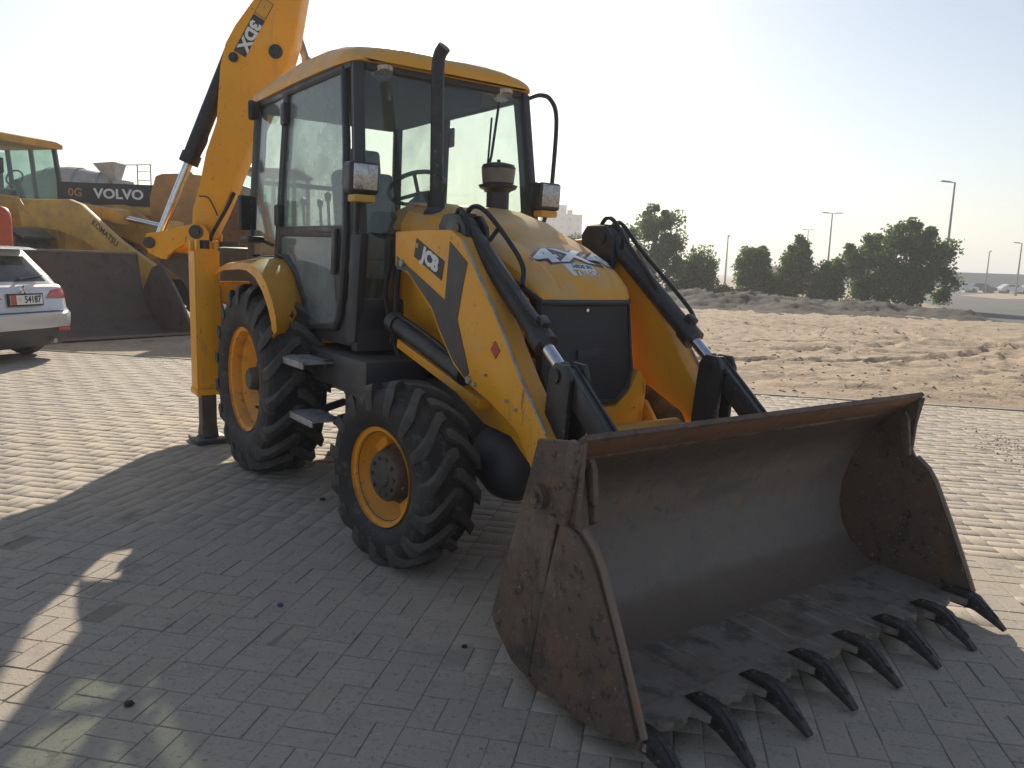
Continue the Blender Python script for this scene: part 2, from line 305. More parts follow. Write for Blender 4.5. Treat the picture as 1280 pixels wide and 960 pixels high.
# =================================================================== GROUND
PAZ = R(10.8)
SD = Vector((math.cos(PAZ), -math.sin(PAZ), 0)); TD = Vector((math.sin(PAZ), math.cos(PAZ), 0))   # across / along the paver rows
def st(s, t, z=0.): return SD*s + TD*t + Vector((0, 0, z))
KERB_T = 10.55
def road_edge(y): return float(np.interp(y, (18, 24, 34, 48, 92, 140), (18.6, 19.4, 21.0, 26.5, 44, 88)))
def sand_h(s, t):
    x = s*SD.x+t*TD.x; y = s*SD.y+t*TD.y; fr = min(1, max(0, (road_edge(y)-x)/1.2)) if y > 20 else 1.
    a = min(1, max(0, (t-10.75)/.8)); side = min(1., max(.12, (s+2.5)/5))
    n = noise.fractal(Vector((x*.35, y*.35, 1.3)), 1, 2, 4)*.06 + noise.fractal(Vector((x*1.6, y*1.6, 4.)), 1, 2, 4)*.05 + abs(noise.noise(Vector((x*4.3, y*4.3, 2.))))*.05 + noise.noise(Vector((x*9.1, y*9.1, 6.)))*.022 - max(0, noise.noise(Vector((x*2.1+3, y*2.1, 8.)))-.25)*.10
    z = .012 + a*side*(n+.02)
    for (cx, cy, rr) in ((2.5, 24.5, 9.0), (2.5, 24.5, 10.8), (26, 34, 19.5), (26, 34, 21.3), (24, 8, 14.2), (24, 8, 15.9), (9, -14, 30.5), (9, -14, 32.4)):
        q = abs(math.hypot(x-cx, y-cy)-rr)
        if q < .5: z += a*side*((-.055 if q < .2 else .045*(1-(q-.2)/.3))*(.6+.5*noise.noise(Vector((x*.5, y*.5, 7)))))
    return z*fr-.06*(1-fr)
def grid_mesh(name, ss, tt, fn, m):
    ns, nt_ = len(ss), len(tt)
    co = np.empty((nt_, ns, 3), np.float32)
    for i, t in enumerate(tt):
        for j, s in enumerate(ss):
            co[i, j] = (s*SD.x+t*TD.x, s*SD.y+t*TD.y, fn(s, t))
    idx = np.arange(ns*nt_).reshape(nt_, ns)
    q = np.stack([idx[:-1, :-1], idx[:-1, 1:], idx[1:, 1:], idx[1:, :-1]], -1).reshape(-1, 4)
    me = bpy.data.meshes.new(name); me.vertices.add(ns*nt_); me.vertices.foreach_set('co', co.ravel())
    me.loops.add(q.size); me.loops.foreach_set('vertex_index', q.ravel().astype(np.int32)); me.polygons.add(len(q))
    me.polygons.foreach_set('loop_start', np.arange(0, q.size, 4, dtype=np.int32)); me.polygons.foreach_set('use_smooth', np.ones(len(q), bool))
    me.update(calc_edges=True); me.materials.append(M[m])
    o = bpy.data.objects.new(name, me); C.objects.link(o); return o
b = B(); b.mesh([(-2500, -400, -.30), (2500, -400, -.30), (2500, 4000, -.30), (-2500, 4000, -.30)], [(0, 1, 2, 3)])
tag(b.build('ground', 'earth'), kind='structure')
ss = np.concatenate([np.linspace(-24, -3, 60), np.linspace(-2.85, 14, 210), np.linspace(14.2, 34, 70)])
tt = np.concatenate([np.linspace(10.70, 16, 76), np.linspace(16.1, 30, 110), np.linspace(30.2, 62, 110)])
sand = tag(grid_mesh('sand', ss, tt, sand_h, 'sand'), kind='structure')
b = B(); b.mesh([st(-400, 10.7, -.27), st(400, 10.7, -.27), st(400, 62, -.27), st(-400, 62, -.27)], [(0, 1, 2, 3)])
def bank_h(s, t):
    x = s*SD.x+t*TD.x; y = s*SD.y+t*TD.y
    c = 37.5-max(0, s-11)*1.15; e = 1/(1+math.exp((s-20)*.9))     # crest line swings towards the viewer at the right
    u = t-c; w = 3.4 if u < 0 else 7.5
    k = math.exp(-(u/w)**2)
    n = noise.fractal(Vector((x*.4, y*.4, 9.)), 1, 2, 4)*.30+noise.fractal(Vector((x*1.7, y*1.7, 3.)), 1, 2, 4)*.10+abs(noise.noise(Vector((x*4, y*4, 5.))))*.05
    f = min(1, max(0, (s+34)/6))*min(1, max(0, (56-t)/5))
    fr = min(1, max(0, (road_edge(y)-x+.3)/2.4)) if y > 20 else 1.; e *= 1/(1+math.exp((s-10.5)*.8))*.45+.55
    return -.12*fr-.3*(1-fr)+fr*(k*(.62+n+.16*noise.fractal(Vector((x*5, y*5, 1.)), 1, 2, 2))+.10*(n+.1))*e*f
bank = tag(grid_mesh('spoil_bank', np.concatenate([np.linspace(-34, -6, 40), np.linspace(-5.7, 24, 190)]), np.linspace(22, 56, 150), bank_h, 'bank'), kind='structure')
# road
b = B(); rz = -.02
b.mesh([(17.5, 21, -.012), (34, 19, -.012), (60, 36, -.012), (170, 150, -.012), (87, 140, -.012), (42.5, 92, -.012), (25, 48, -.012), (19.5, 34, -.012)], [tuple(range(8))])
tag(b.build('road', 'asphalt'), kind='structure')
b = B(); b.mesh([(48, 78, .0), (120, 128, .0), (118, 140, .0), (72, 118, .0), (52, 92, .0)], [(0, 1, 2, 3, 4)])
tag(b.build('verge', 'sand'), kind='structure')

# pavement: basket-weave blocks; bed below
pave = B(); pave.mesh([st(-13, -2.4, -.0036), st(15, -2.4, -.0036), st(15, KERB_T, -.0036), st(-13, KERB_T, -.0036)], [(0, 1, 2, 3)])
pave = tag(pave.build('pavement', 'joint'), kind='structure')
def brick_shape(hx, hy, z, g=.0015, bv=.0026):
    a, c = hx-g, hy-g; q = [(-a, -c), (a, -c), (a, c), (-a, c)]; i = [(x-math.copysign(bv, x), y-math.copysign(bv, y)) for x, y in q]
    vs = [(x, y, -.013) for x, y in q]+[(x, y, -.0022) for x, y in q]+[(x, y, z) for x, y in i]
    fs = [(8, 9, 10, 11)]+[(k+4, (k+1) % 4+4, (k+1) % 4+8, k+8) for k in range(4)]+[(k, (k+1) % 4, (k+1) % 4+4, k+4) for k in range(4)]
    return vs, fs
bricks = []
for j in range(-12, 53):
    t0 = j*.2-.05
    if t0+.2 > KERB_T+.001: break
    for i in range(-64, 74):
        s0 = i*.2+.02
        w = max(2.0, t0)*.75+2.6
        if abs(s0+.1-0.0) > w+1.0 or s0 < -12.9 or s0 > 14.8: continue
        if (i+j) % 2:
            bricks += [(s0+.1, t0+.05, 0), (s0+.1, t0+.15, 0)]
        else:
            bricks += [(s0+.05, t0+.1, 1), (s0+.15, t0+.1, 1)]
def visible_size(s, t):
    p = st(s, t)-Vector((0, 0, CAM_H)); z = p.dot(_f)
    if z < 1: return 0
    u, v = 640+973.9*p.dot(_r)/z, 480-973.9*p.dot(_u)/z
    if not (-12 < u < 1292 and v < 972): return 0
    q = (Vector((p.x+1.1384, p.y-6.2721, 0))); c_, s_ = math.cos(-.9483), math.sin(-.9483)
    mx_, my_ = c_*q.x+s_*q.y, -s_*q.x+c_*q.y
    if 3.2 < mx_ < 4.3 and abs(my_) < 1.15: return 0
    if mx_ < 3.3 and my_ > -.75: return 0
    return 1/(z*z)
order = sorted(range(len(bricks)), key=lambda k: -visible_size(bricks[k][0], bricks[k][1]))
single = set(order[:300])
vs, fs = brick_shape(.1, .05, 0); bme = bpy.data.meshes.new('brick'); bme.from_pydata(vs, [], fs); bme.materials.append(M['paver'])
rng = random.Random(3); co = []; fa = []; BV, BF = np.array(vs), np.array(fs[0:5]+fs[5:9]); n = 0
for k, (s, t, o90) in enumerate(bricks):
    ang = (0 if not o90 else math.pi/2)-PAZ+rng.gauss(0, .006); z = rng.gauss(0, .0012)-(.004 if rng.random() < .012 else 0)
    s += rng.gauss(0, .0012); t += rng.gauss(0, .0012)
    tx, ty = rng.gauss(0, .004), rng.gauss(0, .004)
    rm = Matrix.Rotation(ang, 4, 'Z') @ Matrix.Rotation(tx, 4, 'X') @ Matrix.Rotation(ty, 4, 'Y'); rm.translation = st(s, t, z)
    if k in single:
        o = bpy.data.objects.new('brick', bme); C.objects.link(o); o.parent = pave; o.matrix_local = rm
    else:
        a = np.array(rm); co.append(BV @ a[:3, :3].T + a[:3, 3]); fa.append(BF+n); n += 12
co = np.concatenate(co); fa = np.concatenate(fa)
me = bpy.data.meshes.new('brick_field'); me.vertices.add(len(co)); me.vertices.foreach_set('co', co.astype(np.float32).ravel()); me.loops.add(fa.size); me.loops.foreach_set('vertex_index', fa.ravel().astype(np.int32))
me.polygons.add(len(fa)); me.polygons.foreach_set('loop_start', np.arange(0, fa.size, 4, dtype=np.int32)); me.update(calc_edges=True); me.materials.append(M['paver_many'])
o = bpy.data.objects.new('brick_field', me); C.objects.link(o); o.parent = pave; o['kind'] = 'stuff'
kb = B()
for i in range(-16, 17):
    kb.prism([(i*.9+.006, KERB_T+.01), ((i+1)*.9-.006, KERB_T+.01), ((i+1)*.9-.006, KERB_T+.13), (i*.9+.006, KERB_T+.13)], -.05, .012+.003*rng.random(), 'z', .006, 1, Matrix.Rotation(-PAZ, 4, 'Z'))
tag(kb.build('kerb', 'kerb'), kind='structure')
# loose dry dirt: a trail of crumbs on the pavement at the right and scattered bits
db = B(); rg = random.Random(5)
def crumb(x, y, r):
    vs = []; 
    for a in range(5): vs.append((x+r*rg.uniform(.7, 1.2)*math.cos(a*1.257), y+r*rg.uniform(.7, 1.2)*math.sin(a*1.257), .001))
    vs.append((x+rg.gauss(0, r*.2), y+rg.gauss(0, r*.2), r*rg.uniform(.5, .9)))
    return vs
cv, cf = [], []
def addc(x, y, r):
    n = len(cv); cv.extend(crumb(x, y, r)); cf.extend([(n+a, n+(a+1) % 5, n+5) for a in range(5)])
for k in range(620):
    u = rg.random(); px = 3.9+(2.75-3.9)*u**.8 if False else None
    x = 5.05+u*-0.15+rg.gauss(0, .10+.10*u); y = 8.1-u*3.6+rg.gauss(0, .1)
    addc(x*(1-.18*u), y, rg.uniform(.004, .018)*(1.3 if rg.random() < .15 else .8))
for k in range(500):
    t = rg.uniform(2, KERB_T-.1); s = rg.uniform(-7, 7); p = st(s, t); addc(p.x, p.y, rg.uniform(.002, .007))
for k in range(500):
    t = KERB_T-abs(rg.gauss(0, .25)); s = rg.uniform(-8, 9); p = st(s, t); addc(p.x, p.y, rg.uniform(.004, .015))
me = bpy.data.meshes.new('dirt_crumbs'); me.from_pydata(cv, [], cf); me.materials.append(M['kerb']); o = bpy.data.objects.new('dirt_crumbs', me); C.objects.link(o); tag(o, 'dry crumbs of dirt strewn over the pavement', 'dirt', kind='stuff')

cv, cf = [], []
for k in range(1500):
    t = KERB_T+.3+44*rg.random()**1.5*.6; s = rg.uniform(-2.5, 2+t*.75); p = st(s, t); z = sand_h(s, t); rr = rg.uniform(.010, .034)*(2.0 if rg.random() < .04 else 1)
    if 29 < t < 45: z = max(z, bank_h(s, t))
    n = len(cv); m_ = 6; hh = rr*rg.uniform(.35, .7)
    for lev, (r_, z_) in enumerate(((1.15, -.01), (.85, hh*.75))):
        for a in range(m_): q = rr*r_*rg.uniform(.75, 1.25); cv.append((p.x+q*math.cos(a*6.283/m_), p.y+q*math.sin(a*6.283/m_), z+z_*rg.uniform(.7, 1.2)))
    cv.append((p.x+rg.gauss(0, rr*.2), p.y+rg.gauss(0, rr*.2), z+hh))
    cf += [(n+a, n+(a+1) % m_, n+m_+(a+1) % m_, n+m_+a) for a in range(m_)]+[(n+m_+a, n+m_+(a+1) % m_, n+2*m_) for a in range(m_)]
me = bpy.data.meshes.new('sand_clods'); me.from_pydata(cv, [], cf); me.materials.append(M['sand']); me.polygons.foreach_set('use_smooth', [True]*len(me.polygons)); o = bpy.data.objects.new('sand_clods', me); C.objects.link(o); tag(o, 'clods of dry sand lying on the open sand', 'clods', kind='stuff')

# =================================================================== BACKHOE LOADER  (x forward, y to its left, z up; origin under the rear axle)
MX, MY, MANG = -1.1384, 6.2721, -0.9483
root = empty('backhoe_loader', (MX, MY, 0), MANG, 'yellow and black backhoe loader with a toothed rusty front bucket resting on the paving', 'backhoe loader')
def w2m(x, y, z):
    c, s = math.cos(MANG), math.sin(MANG); dx, dy = x-MX, y-MY
    return Vector((c*dx+s*dy, -s*dx+c*dy, z))
def pieces(bm, gap=.004):
    """loose pieces of a bmesh that do not touch one another (boxes apart by more than gap)"""
    bm.verts.index_update(); seen = [False]*len(bm.verts); isl = []
    for v in bm.verts:
        if seen[v.index]: continue
        st_, g = [v], []; seen[v.index] = True
        while st_:
            a = st_.pop(); g.append(a)
            for e in a.link_edges:
                o = e.other_vert(a)
                if not seen[o.index]: seen[o.index] = True; st_.append(o)
        P = np.array([x.co for x in g]); isl.append([g, P.min(0)-gap, P.max(0)+gap])
    out = []
    for i in isl:
        hit = [k for k in out if np.all(i[1] <= k[2]) and np.all(k[1] <= i[2])]
        while hit:
            for k in hit: out.remove(k); i = [i[0]+k[0], np.minimum(i[1], k[1]), np.maximum(i[2], k[2])]
            hit = [k for k in out if np.all(i[1] <= k[2]) and np.all(k[1] <= i[2])]
        out.append(i)
    return out
def part(b, name, m, parent=None, split=True, **k):
    """links the shape as one object, or as several of the same name where its pieces stand apart"""
    ps = pieces(b.bm) if split and len(b.bm.verts) < 6000 else []
    if len(ps) < 2: return b.build(name, m, parent or root, **k)
    first = None
    for g, lo, hi in ps:
        ids = {v.index for v in g}; nb = B(); nb.bm.free(); nb.bm = b.bm.copy(); nb.bm.verts.ensure_lookup_table()
        bmesh.ops.delete(nb.bm, geom=[v for v in nb.bm.verts if v.index not in ids], context='VERTS')
        o = nb.build(name, m, parent or root, **k); first = first or o
    b.bm.free(); return first

# ---- wheels
def tyre_bm(Rt, W, rim, nl, lug, skew):
    b = B(); h = W/2; rb = Rt-lug
    prof = [(rim-.02, -h*.70), (rim+.015, -h*.80), (rim+.05, -h*.93), (rim+(rb-rim)*.45, -h*1.0), (rim+(rb-rim)*.75, -h*.985), (rb-.03, -h*.93), (rb-.008, -h*.80), (rb, -h*.5), (rb+.004, 0)]
    prof = prof+[(r, -y) for r, y in prof[-2::-1]]
    b.lathe(prof, (0, 0, 0), (0, 1, 0), 72)
    vs, fs = [], []
    rgl = random.Random(int(Rt*100))
    for k in range(nl*2):
        sd = 1 if k % 2 else -1; a0 = k*math.pi/nl
        secs = []
        for u, top, wd in ((-.10, Rt+.002, .50), (.10, Rt+.003, .62), (.36, Rt+.003, .60), (.62, Rt-.001, .62), (.86, Rt-.010, .70), (.985, Rt-.03, .70), (1.03, Rt-.085, .60)):
            y = sd*u*h; a = a0+skew*(u if u > .1 else .1+(u-.1)*.2)+skew*.25*max(0, u-.5); hw = wd*math.pi/nl*.5
            top += rgl.uniform(-.003, .002)
            base = rb-.02 if u < .9 else (rb-.06 if u < 1 else rb-.10)
            q = []
            for da, r in ((-hw*1.18, base), (-hw, top), (hw, top), (hw*1.18, base)):
                q.append((r*math.sin(a+da), y if r == base or u < 1 else y, r*math.cos(a+da)))
            secs.append(q)
        n = len(vs)
        for q in secs: vs.extend(q)
        for i in range(len(secs)-1):
            for j in range(3): fs.append((n+i*4+j, n+i*4+j+1, n+i*4+j+5, n+i*4+j+4))
        fs.append((n, n+1, n+2, n+3)); e = n+(len(secs)-1)*4; fs.append((e+3, e+2, e+1, e))
    t = B(); t.mesh(vs, fs, .004); return b, t
def wheel(x, y, z, Rt, W, rim, nl, lug, sd, steer, front):
    """sd=-1: right wheel (outer face to -y)"""
    b = B(); o = W*.40
    if front: prof = [(rim+.012, o+.012), (rim+.012, o), (rim-.012, o-.004), (rim-.022, o-.03), (rim-.03, o-.06), (rim-.055, o-.085), (rim-.07, o-.115), (.15, o-.135), (.10, o-.135)]
    else: prof = [(rim+.014, o+.014), (rim+.014, o), (rim-.014, o-.006), (rim-.03, o-.04), (rim-.035, o-.075), (rim-.075, o-.11), (rim-.10, o-.17), (.22, o-.20), (.12, o-.19)]
    prof2 = [(r-.0, h) for r, h in prof]
    b.lathe(prof2+[(prof[-1][0], prof[-1][1]-.03), (rim-.05, o-.16 if front else o-.25), (rim-.01, -W*.4)], (0, 0, 0), (0, -1, 0), 56)
    if front:
        for a in (35, 125, 215, 305):
            m = Matrix.Rotation(R(a), 4, 'Y'); b.prism([(-.05, .15), (.05, .15), (.062, rim-.045), (-.062, rim-.045)], -(o-.075), -(o-.13), 'y', .006, 1, m)
    w = part(b, 'wheel', 'rim'); w.location = (x, y, z); w.rotation_euler = (0, R(17 if front else 40), steer+(0 if sd < 0 else math.pi))
    ty, tr_ = tyre_bm(Rt, W, rim, nl, lug, .34 if front else .30); part(ty, 'tyre', 'rubber', w, smooth=30); part(tr_, 'tread', 'lug', w, False, smooth=30)['kind'] = 'stuff'
    h = B()
    if front: h.lathe([(.0, o-.002), (.05, o-.003), (.058, o-.012), (.122, o-.016), (.133, o-.03), (.138, o-.10), (.16, o-.11), (.16, o-.14)], (0,0,0), (0,-1,0), 40); nb, rb_, hb = 10, .095, o-.018
    else: h.lathe([(.0, o-.02), (.07, o-.022), (.082, o-.04), (.088, o-.10), (.15, o-.12), (.165, o-.15), (.17, o-.20)], (0,0,0), (0,-1,0), 40); nb, rb_, hb = 8, .185, o-.19
    for k in range(nb):
        a = 2*math.pi*k/nb; h.cyl((rb_*math.sin(a), -hb+.006, rb_*math.cos(a)), (rb_*math.sin(a), -hb-.014, rb_*math.cos(a)), .011, 6)
    part(h, 'hub', 'hub', w)
    v = B(); v.cyl((rim*.86, -(o-.03), .03), (rim*.82, -(o+.01), .05), .008, 8); part(v, 'valve', 'black', w)
    return w
for sd in (-1, 1):
    wheel(0, sd*.845, .675, .70, .44, .372, 18, .048, sd, 0, False)
    wheel(2.19, sd*.865, .468, .485, .335, .25, 15, .036, sd, R(8), True)

# ---- chassis, tank, axles
b = B()
for sd in (-1, 1): b.box((.55, sd*.30, .72), (3.6, .09, .26))
b.box((.1, 0, .70), (1.2, .5, .34)); b.box((1.5, 0, .78), (1.6, .42, .36), bev=.03)
part(b, 'chassis_frame', 'black')
b = B(); b.box((1.02, -.55, .86), (.98, .42, .22), bev=.03); b.box((1.34, -.55, .70), (.36, .40, .30), bev=.04); part(b, 'fuel_tank', 'cab')
b = B(); b.box((1.02, .55, .86), (.98, .42, .22), bev=.03); part(b, 'battery_box', 'cab')
for (z, x0, x1, y) in ((.905, .58, 1.02, -.86), (.545, .72, 1.12, -.84)):
    s = B(); s.box(((x0+x1)/2, y, z), (x1-x0, .20, .012), bev=.003); s.box(((x0+x1)/2, y-.10, z-.012), (x1-x0, .012, .045), bev=.003)
    for k in range(9):
        xx = x0+.03+k*(x1-x0-.06)/8; s.box((xx, y, z+.010), (.012, .17, .014), bev=.002)
    st_ = part(s, 'step', 'steel')
    s = B(); s.bar((x0+.03, y+.05, z-.01), (x0+.03, -.56, z+.05), .03, .05); s.bar((x1-.03, y+.05, z-.01), (x1-.03, -.56, z+.05), .03, .05); part(s, 'step_bracket', 'black', st_)
b = B(); b.lathe([(0, -.30), (.14, -.26), (.20, -.12), (.215, 0), (.20, .12), (.14, .26), (0, .30)], (2.25, 0, .47), (0, 1, 0), 28); b.cyl((2.19, -.75, .47), (2.19, .75, .47), .075, 18); b.bar((2.32, -.62, .50), (2.32, .62, .50), .05, .05)
b.lathe([(0, .17), (.11, .15), (.17, .08), (.19, 0)], (2.42, -.24, .50), (1, -.2, 0), 24)
part(b, 'front_axle', 'hub')
b = B(); b.cyl((0, -.7, .675), (0, .7, .675), .11, 20); b.lathe([(0, -.3), (.2, -.2), (.25, 0), (.2, .2), (0, .3)], (0, 0, .675), (0, 1, 0), 24); part(b, 'rear_axle', 'hub')
b = B(); b.lathe([(0, .22), (.05, .22), (.14, .16), (.18, .07), (.19, -.12), (.15, -.2)], (2.46, -.36, .52), (.9, -.25, -.2), 36); part(b, 'axle_guard', 'plastic')

# ---- bonnet
def hood_sec(x, w, low, sh, top, cr=.24, raise_=.0):
    pts = [(-w, low), (-w, (low+sh)/2), (-w+.008, sh), (-w*.86, sh+(top-sh)*.52), (-w*.66, sh+(top-sh)*.80), (-cr-.025, top-.022), (-cr, top-.016+raise_), (-cr*.5, top-.003+raise_), (0, top+raise_)]
    pts = pts+[(-y, z) for y, z in pts[-2::-1]]
    return [(x, y, z) for y, z in pts]
b = B(); HS = [(1.06, .385, 1.79, 1.83, 1.965, .25, 0), (1.10, .39, 1.775, 1.825, 1.968, .25, 0), (1.40, .395, 1.745, 1.80, 1.935, .24, 0), (1.62, .395, 1.72, 1.775, 1.90, .235, 0), (1.66, .395, 1.717, 1.77, 1.895, .235, .022), (1.95, .395, 1.665, 1.715, 1.815, .225, .028), (2.12, .39, 1.625, 1.67, 1.755, .205, .026), (2.20, .388, 1.60, 1.645, 1.722, .17, .0), (2.38, .366, 1.525, 1.575, 1.650, .18, 0), (2.50, .345, 1.47, 1.515, 1.585, .18, 0), (2.57, .328, 1.43, 1.468, 1.522, .17, 0), (2.605, .31, 1.405, 1.425, 1.455, .16, 0), (2.612, .29, 1.395, 1.40, 1.41, .15, 0)]
b.loft([hood_sec(*h) for h in HS]); hood = part(b, 'bonnet', 'bonnet', smooth=24)
bs = B()
for sd in (-1, 1):
    bs.tube([(h[0], sd*(h[1]-.006), h[2]-.012) for h in HS[1:-1]], .016, 8)
bs.tube([(2.60, -.305, 1.39), (2.615, -.2, 1.385), (2.618, 0, 1.385), (2.615, .2, 1.385), (2.60, .305, 1.39)], .016, 8)
part(bs, 'bonnet_seal', 'plastic', hood)
b = B(); b.box((1.80, 0, 1.855), (.05, .30, .012), (0, R(14.5), 0), .004); part(b, 'bonnet_strip', 'yellow', hood)
# side covers of the engine bay
for sd in (-1, 1):
    b = B(); b.prism([(1.12, 1.76), (1.12, 1.02), (2.3, .92), (2.5, 1.0), (2.56, 1.40), (2.2, 1.58), (1.7, 1.70)], sd*.36, sd*.34, 'y', .006); sp = part(b, 'side_cover', 'yellow')
    q = B(); q.prism([(1.98, 1.46), (1.98, 1.18), (2.22, 1.14), (2.05, 1.40)], sd*.362, sd*.364, 'y', 0); part(q, 'worn_patch', 'steel', sp)
    lettering('cover_lettering', '3DX', .05, (2.12, sd*.3645, 1.13), (sd*-1, 0, 0), (0, 0, 1), 'white', sp, .001)
# grille: dark pressed panel with perforated bars
b = B(); gp = [(-.315, 1.385), (.315, 1.385), (.325, 1.02), (.29, .92), (.20, .85), (-.20, .85), (-.29, .92), (-.325, 1.02)]
def gx(z): return 2.60+(1.385-z)*.11
b.loft([[(gx(z)-.03, y, z) for y, z in gp], [(gx(z), y, z) for y, z in gp]], bev=.006); grille = part(b, 'grille', 'plastic')
b = B(); b.tube([(gx(z)+.004, y*.97, 1.10+(z-1.10)*.98) for y, z in gp], .012, 8, True); part(b, 'grille_frame', 'black', grille)
b = B(); b.prism([(-.075, 1.14), (.075, 1.14), (.075, 1.085), (-.075, 1.085)], 2.62, 2.645, 'x', .004); part(b, 'grille_plate', 'cab', grille)
b = B()
for k in range(46):
    z = .875+k*.011
    w = .29 if z > 1.0 else .29-(1.0-z)*.75
    b.box((gx(z)+.002, 0, z), (.005, w*2, .0035), bev=0)
gb = part(b, 'grille_mesh', 'cab', grille, False); gb['kind'] = 'stuff'
b = B(); b.lathe([(0, .02), (.010, .018), (.012, 0)], (2.602, .0, 1.345), (1, 0, 0), 12); part(b, 'latch_knob', 'chrome', grille)
# front frame below the grille
b = B()
b.prism([(-.42, .95), (-.40, .62), (-.30, .50), (.30, .50), (.40, .62), (.42, .95), (.36, 1.02), (.29, .90), (.19, .825), (-.19, .825), (-.29, .90), (-.36, 1.02)], 2.48, 2.67, 'x', .012); part(b, 'front_frame', 'yellow')
b = B(); b.cyl((2.86, -.47, .70), (2.86, .47, .70), .07, 20); part(b, 'cross_tube', 'yellow')

# ---- loader arms
AP = [(1.60, 1.74), (1.95, 1.745), (2.22, 1.74), (2.32, 1.70), (2.65, 1.335), (2.88, 1.04), (3.10, .80), (3.36, .52), (3.45, .42), (3.42, .33), (3.30, .34), (3.02, .60), (2.86, .80), (2.62, .90), (2.44, .955), (2.28, 1.04), (2.12, 1.20), (2.04, 1.31), (1.76, 1.50), (1.60, 1.54)]
DB = [(1.625, 1.525), (1.625, 1.60), (2.185, 1.375), (2.225, 1.68), (2.40, 1.575), (2.36, 1.45), (2.315, 1.28), (2.44, 1.02), (2.41, .985), (2.28, 1.065), (2.13, 1.22), (2.05, 1.325), (1.765, 1.515)]
for sd in (-1, 1):
    b = B(); b.prism(AP, sd*.62, sd*.50, 'y', .012)
    arm = part(b, 'loader_arm', 'yellow')
    b = B(); b.prism(DB, sd*.6205, sd*.6230, 'y', 0); part(b, 'dark_decal', 'decalgrey', arm)
    # bare worn strip along the outer top edge
    b = B(); b.tube([(2.34, sd*.612, 1.685), (2.65, sd*.612, 1.338), (2.88, sd*.612, 1.045), (3.08, sd*.612, .825)], .008, 6); part(b, 'hose_pipe', 'steel', arm)
    # red reflector
    b = B(); b.prism([(2.668, 1.205), (2.632, 1.16), (2.675, 1.118), (2.712, 1.162)], sd*.6205, sd*.6245, 'y', .0); part(b, 'reflector', 'red', arm)
    # bolts
    b = B()
    for (x, z, r) in ((2.445, .985, .020), (2.50, .97, .012), (2.78, .93, .008), (2.86, .9, .008), (1.70, 1.56, .02), (2.60, 1.03, .007)):
        b.cyl((x, sd*.615, z), (x, sd*.636, z), r, 12)
    part(b, 'arm_bolt', 'steel', arm)
    # maker plate: dark panel, white letters
    c = Vector((2.005, sd*.6225, 1.588)); xd = Vector((.27*(-sd), 0, -.108*(-sd))); 
    if sd > 0: xd = Vector((-.27, 0, .108))
    else: xd = Vector((.27, 0, -.108))
    yd = Vector((.03, 0, .11)); x_ = xd.normalized()
    b = B(); pl = [c+x_*u*.165+yd.normalized()*v*.052 for u, v in ((-1, -1), (1, -1), (1, 1), (-1, 1))]
    q = [(p.x, p.z) for p in pl]; b.prism(q, sd*.6205, sd*.6235, 'y', 0); lg = part(b, 'logo_plate', 'ink', arm)
    lettering('logo_letters', 'JCB', .105, (c.x+x_.x*.02, sd*.625, c.z+x_.z*.02), xd, yd, 'white', lg, .006, 1.15)
    b = B(); e = c-x_*.145+yd.normalized()*.018; b.prism([(e.x-.012, e.z-.012), (e.x+.012, e.z-.012), (e.x+.012, e.z+.012), (e.x-.012, e.z+.012)], sd*.6240, sd*.6255, 'y', 0); part(b, 'logo_mark', 'gold', lg)
    # inner gusset
    b = B(); b.prism([(1.95, 1.0), (2.28, .90), (2.66, .835), (2.84, .62), (2.76, .585), (2.58, .70), (2.33, .72), (2.05, .84)], sd*.45, sd*.42, 'y', .006); part(b, 'arm_gusset', 'yellow')
    # lift ram
    b = B(); b.cyl((1.50, sd*.545, 1.19), (2.28, sd*.545, .985), .052, 18); b.cyl((1.44, sd*.545, 1.205), (1.52, sd*.545, 1.185), .065, 16); b.cyl((2.24, sd*.545, .995), (2.29, sd*.545, .982), .06, 18)
    ram = part(b, 'lift_ram', 'black')
    b = B(); b.cyl((2.28, sd*.545, .985), (2.46, sd*.545, .938), .03, 14); part(b, 'rod', 'chrome', ram)
    b = B(); b.tube(smoothpath([(1.5, sd*.55, 1.25), (1.75, sd*.56, 1.20), (2.1, sd*.56, 1.10), (2.2, sd*.545, 1.03)]), .012, 8); part(b, 'hose', 'hose', ram)
    b = B(); b.bar((1.48, sd*.50, 1.075), (2.42, sd*.50, .845), .08, .055); part(b, 'side_rail', 'yellow')
    # tower that carries the tilt ram
    b = B()
    for y0, y1 in ((.430, .457), (.553, .580)):
        b.prism([(2.06, 1.50), (2.03, 1.77), (2.08, 1.825), (2.24, 1.82), (2.30, 1.76), (2.33, 1.60), (2.26, 1.44)], sd*y0, sd*y1, 'y', .006)
    b.prism([(2.03, 1.60), (2.02, 1.77), (2.07, 1.832), (2.22, 1.83), (2.22, 1.808), (2.09, 1.805), (2.055, 1.75), (2.055, 1.60)], sd*.458, sd*.552, 'y', .004)
    b.cyl((2.22, sd*.42, 1.745), (2.22, sd*.59, 1.745), .035, 16)
    tw = part(b, 'ram_tower', 'black')
    # tilt ram
    p, q = Vector((2.22, sd*.505, 1.745)), Vector((3.07, sd*.505, 1.085)); d = (q-p).normalized()
    b = B(); b.cyl(p, p+d*.86, .051, 22); b.cyl(p+d*.80, p+d*.885, .061, 22); b.cyl(p-d*.05, p+d*.03, .056, 18); b.box(p+d*.78+Vector((.05, 0, .04)), (.06, .05, .05), (0, R(38), 0))
    tr = part(b, 'tilt_ram', 'black')
    b = B(); b.cyl(p+d*.88, q-d*.02, .032, 16); part(b, 'rod', 'chrome', tr)
    b = B(); b.cyl(q-d*.045-Vector((0, .0, 0)), q+d*.03, .045, 14); part(b, 'rod_eye', 'black', tr)
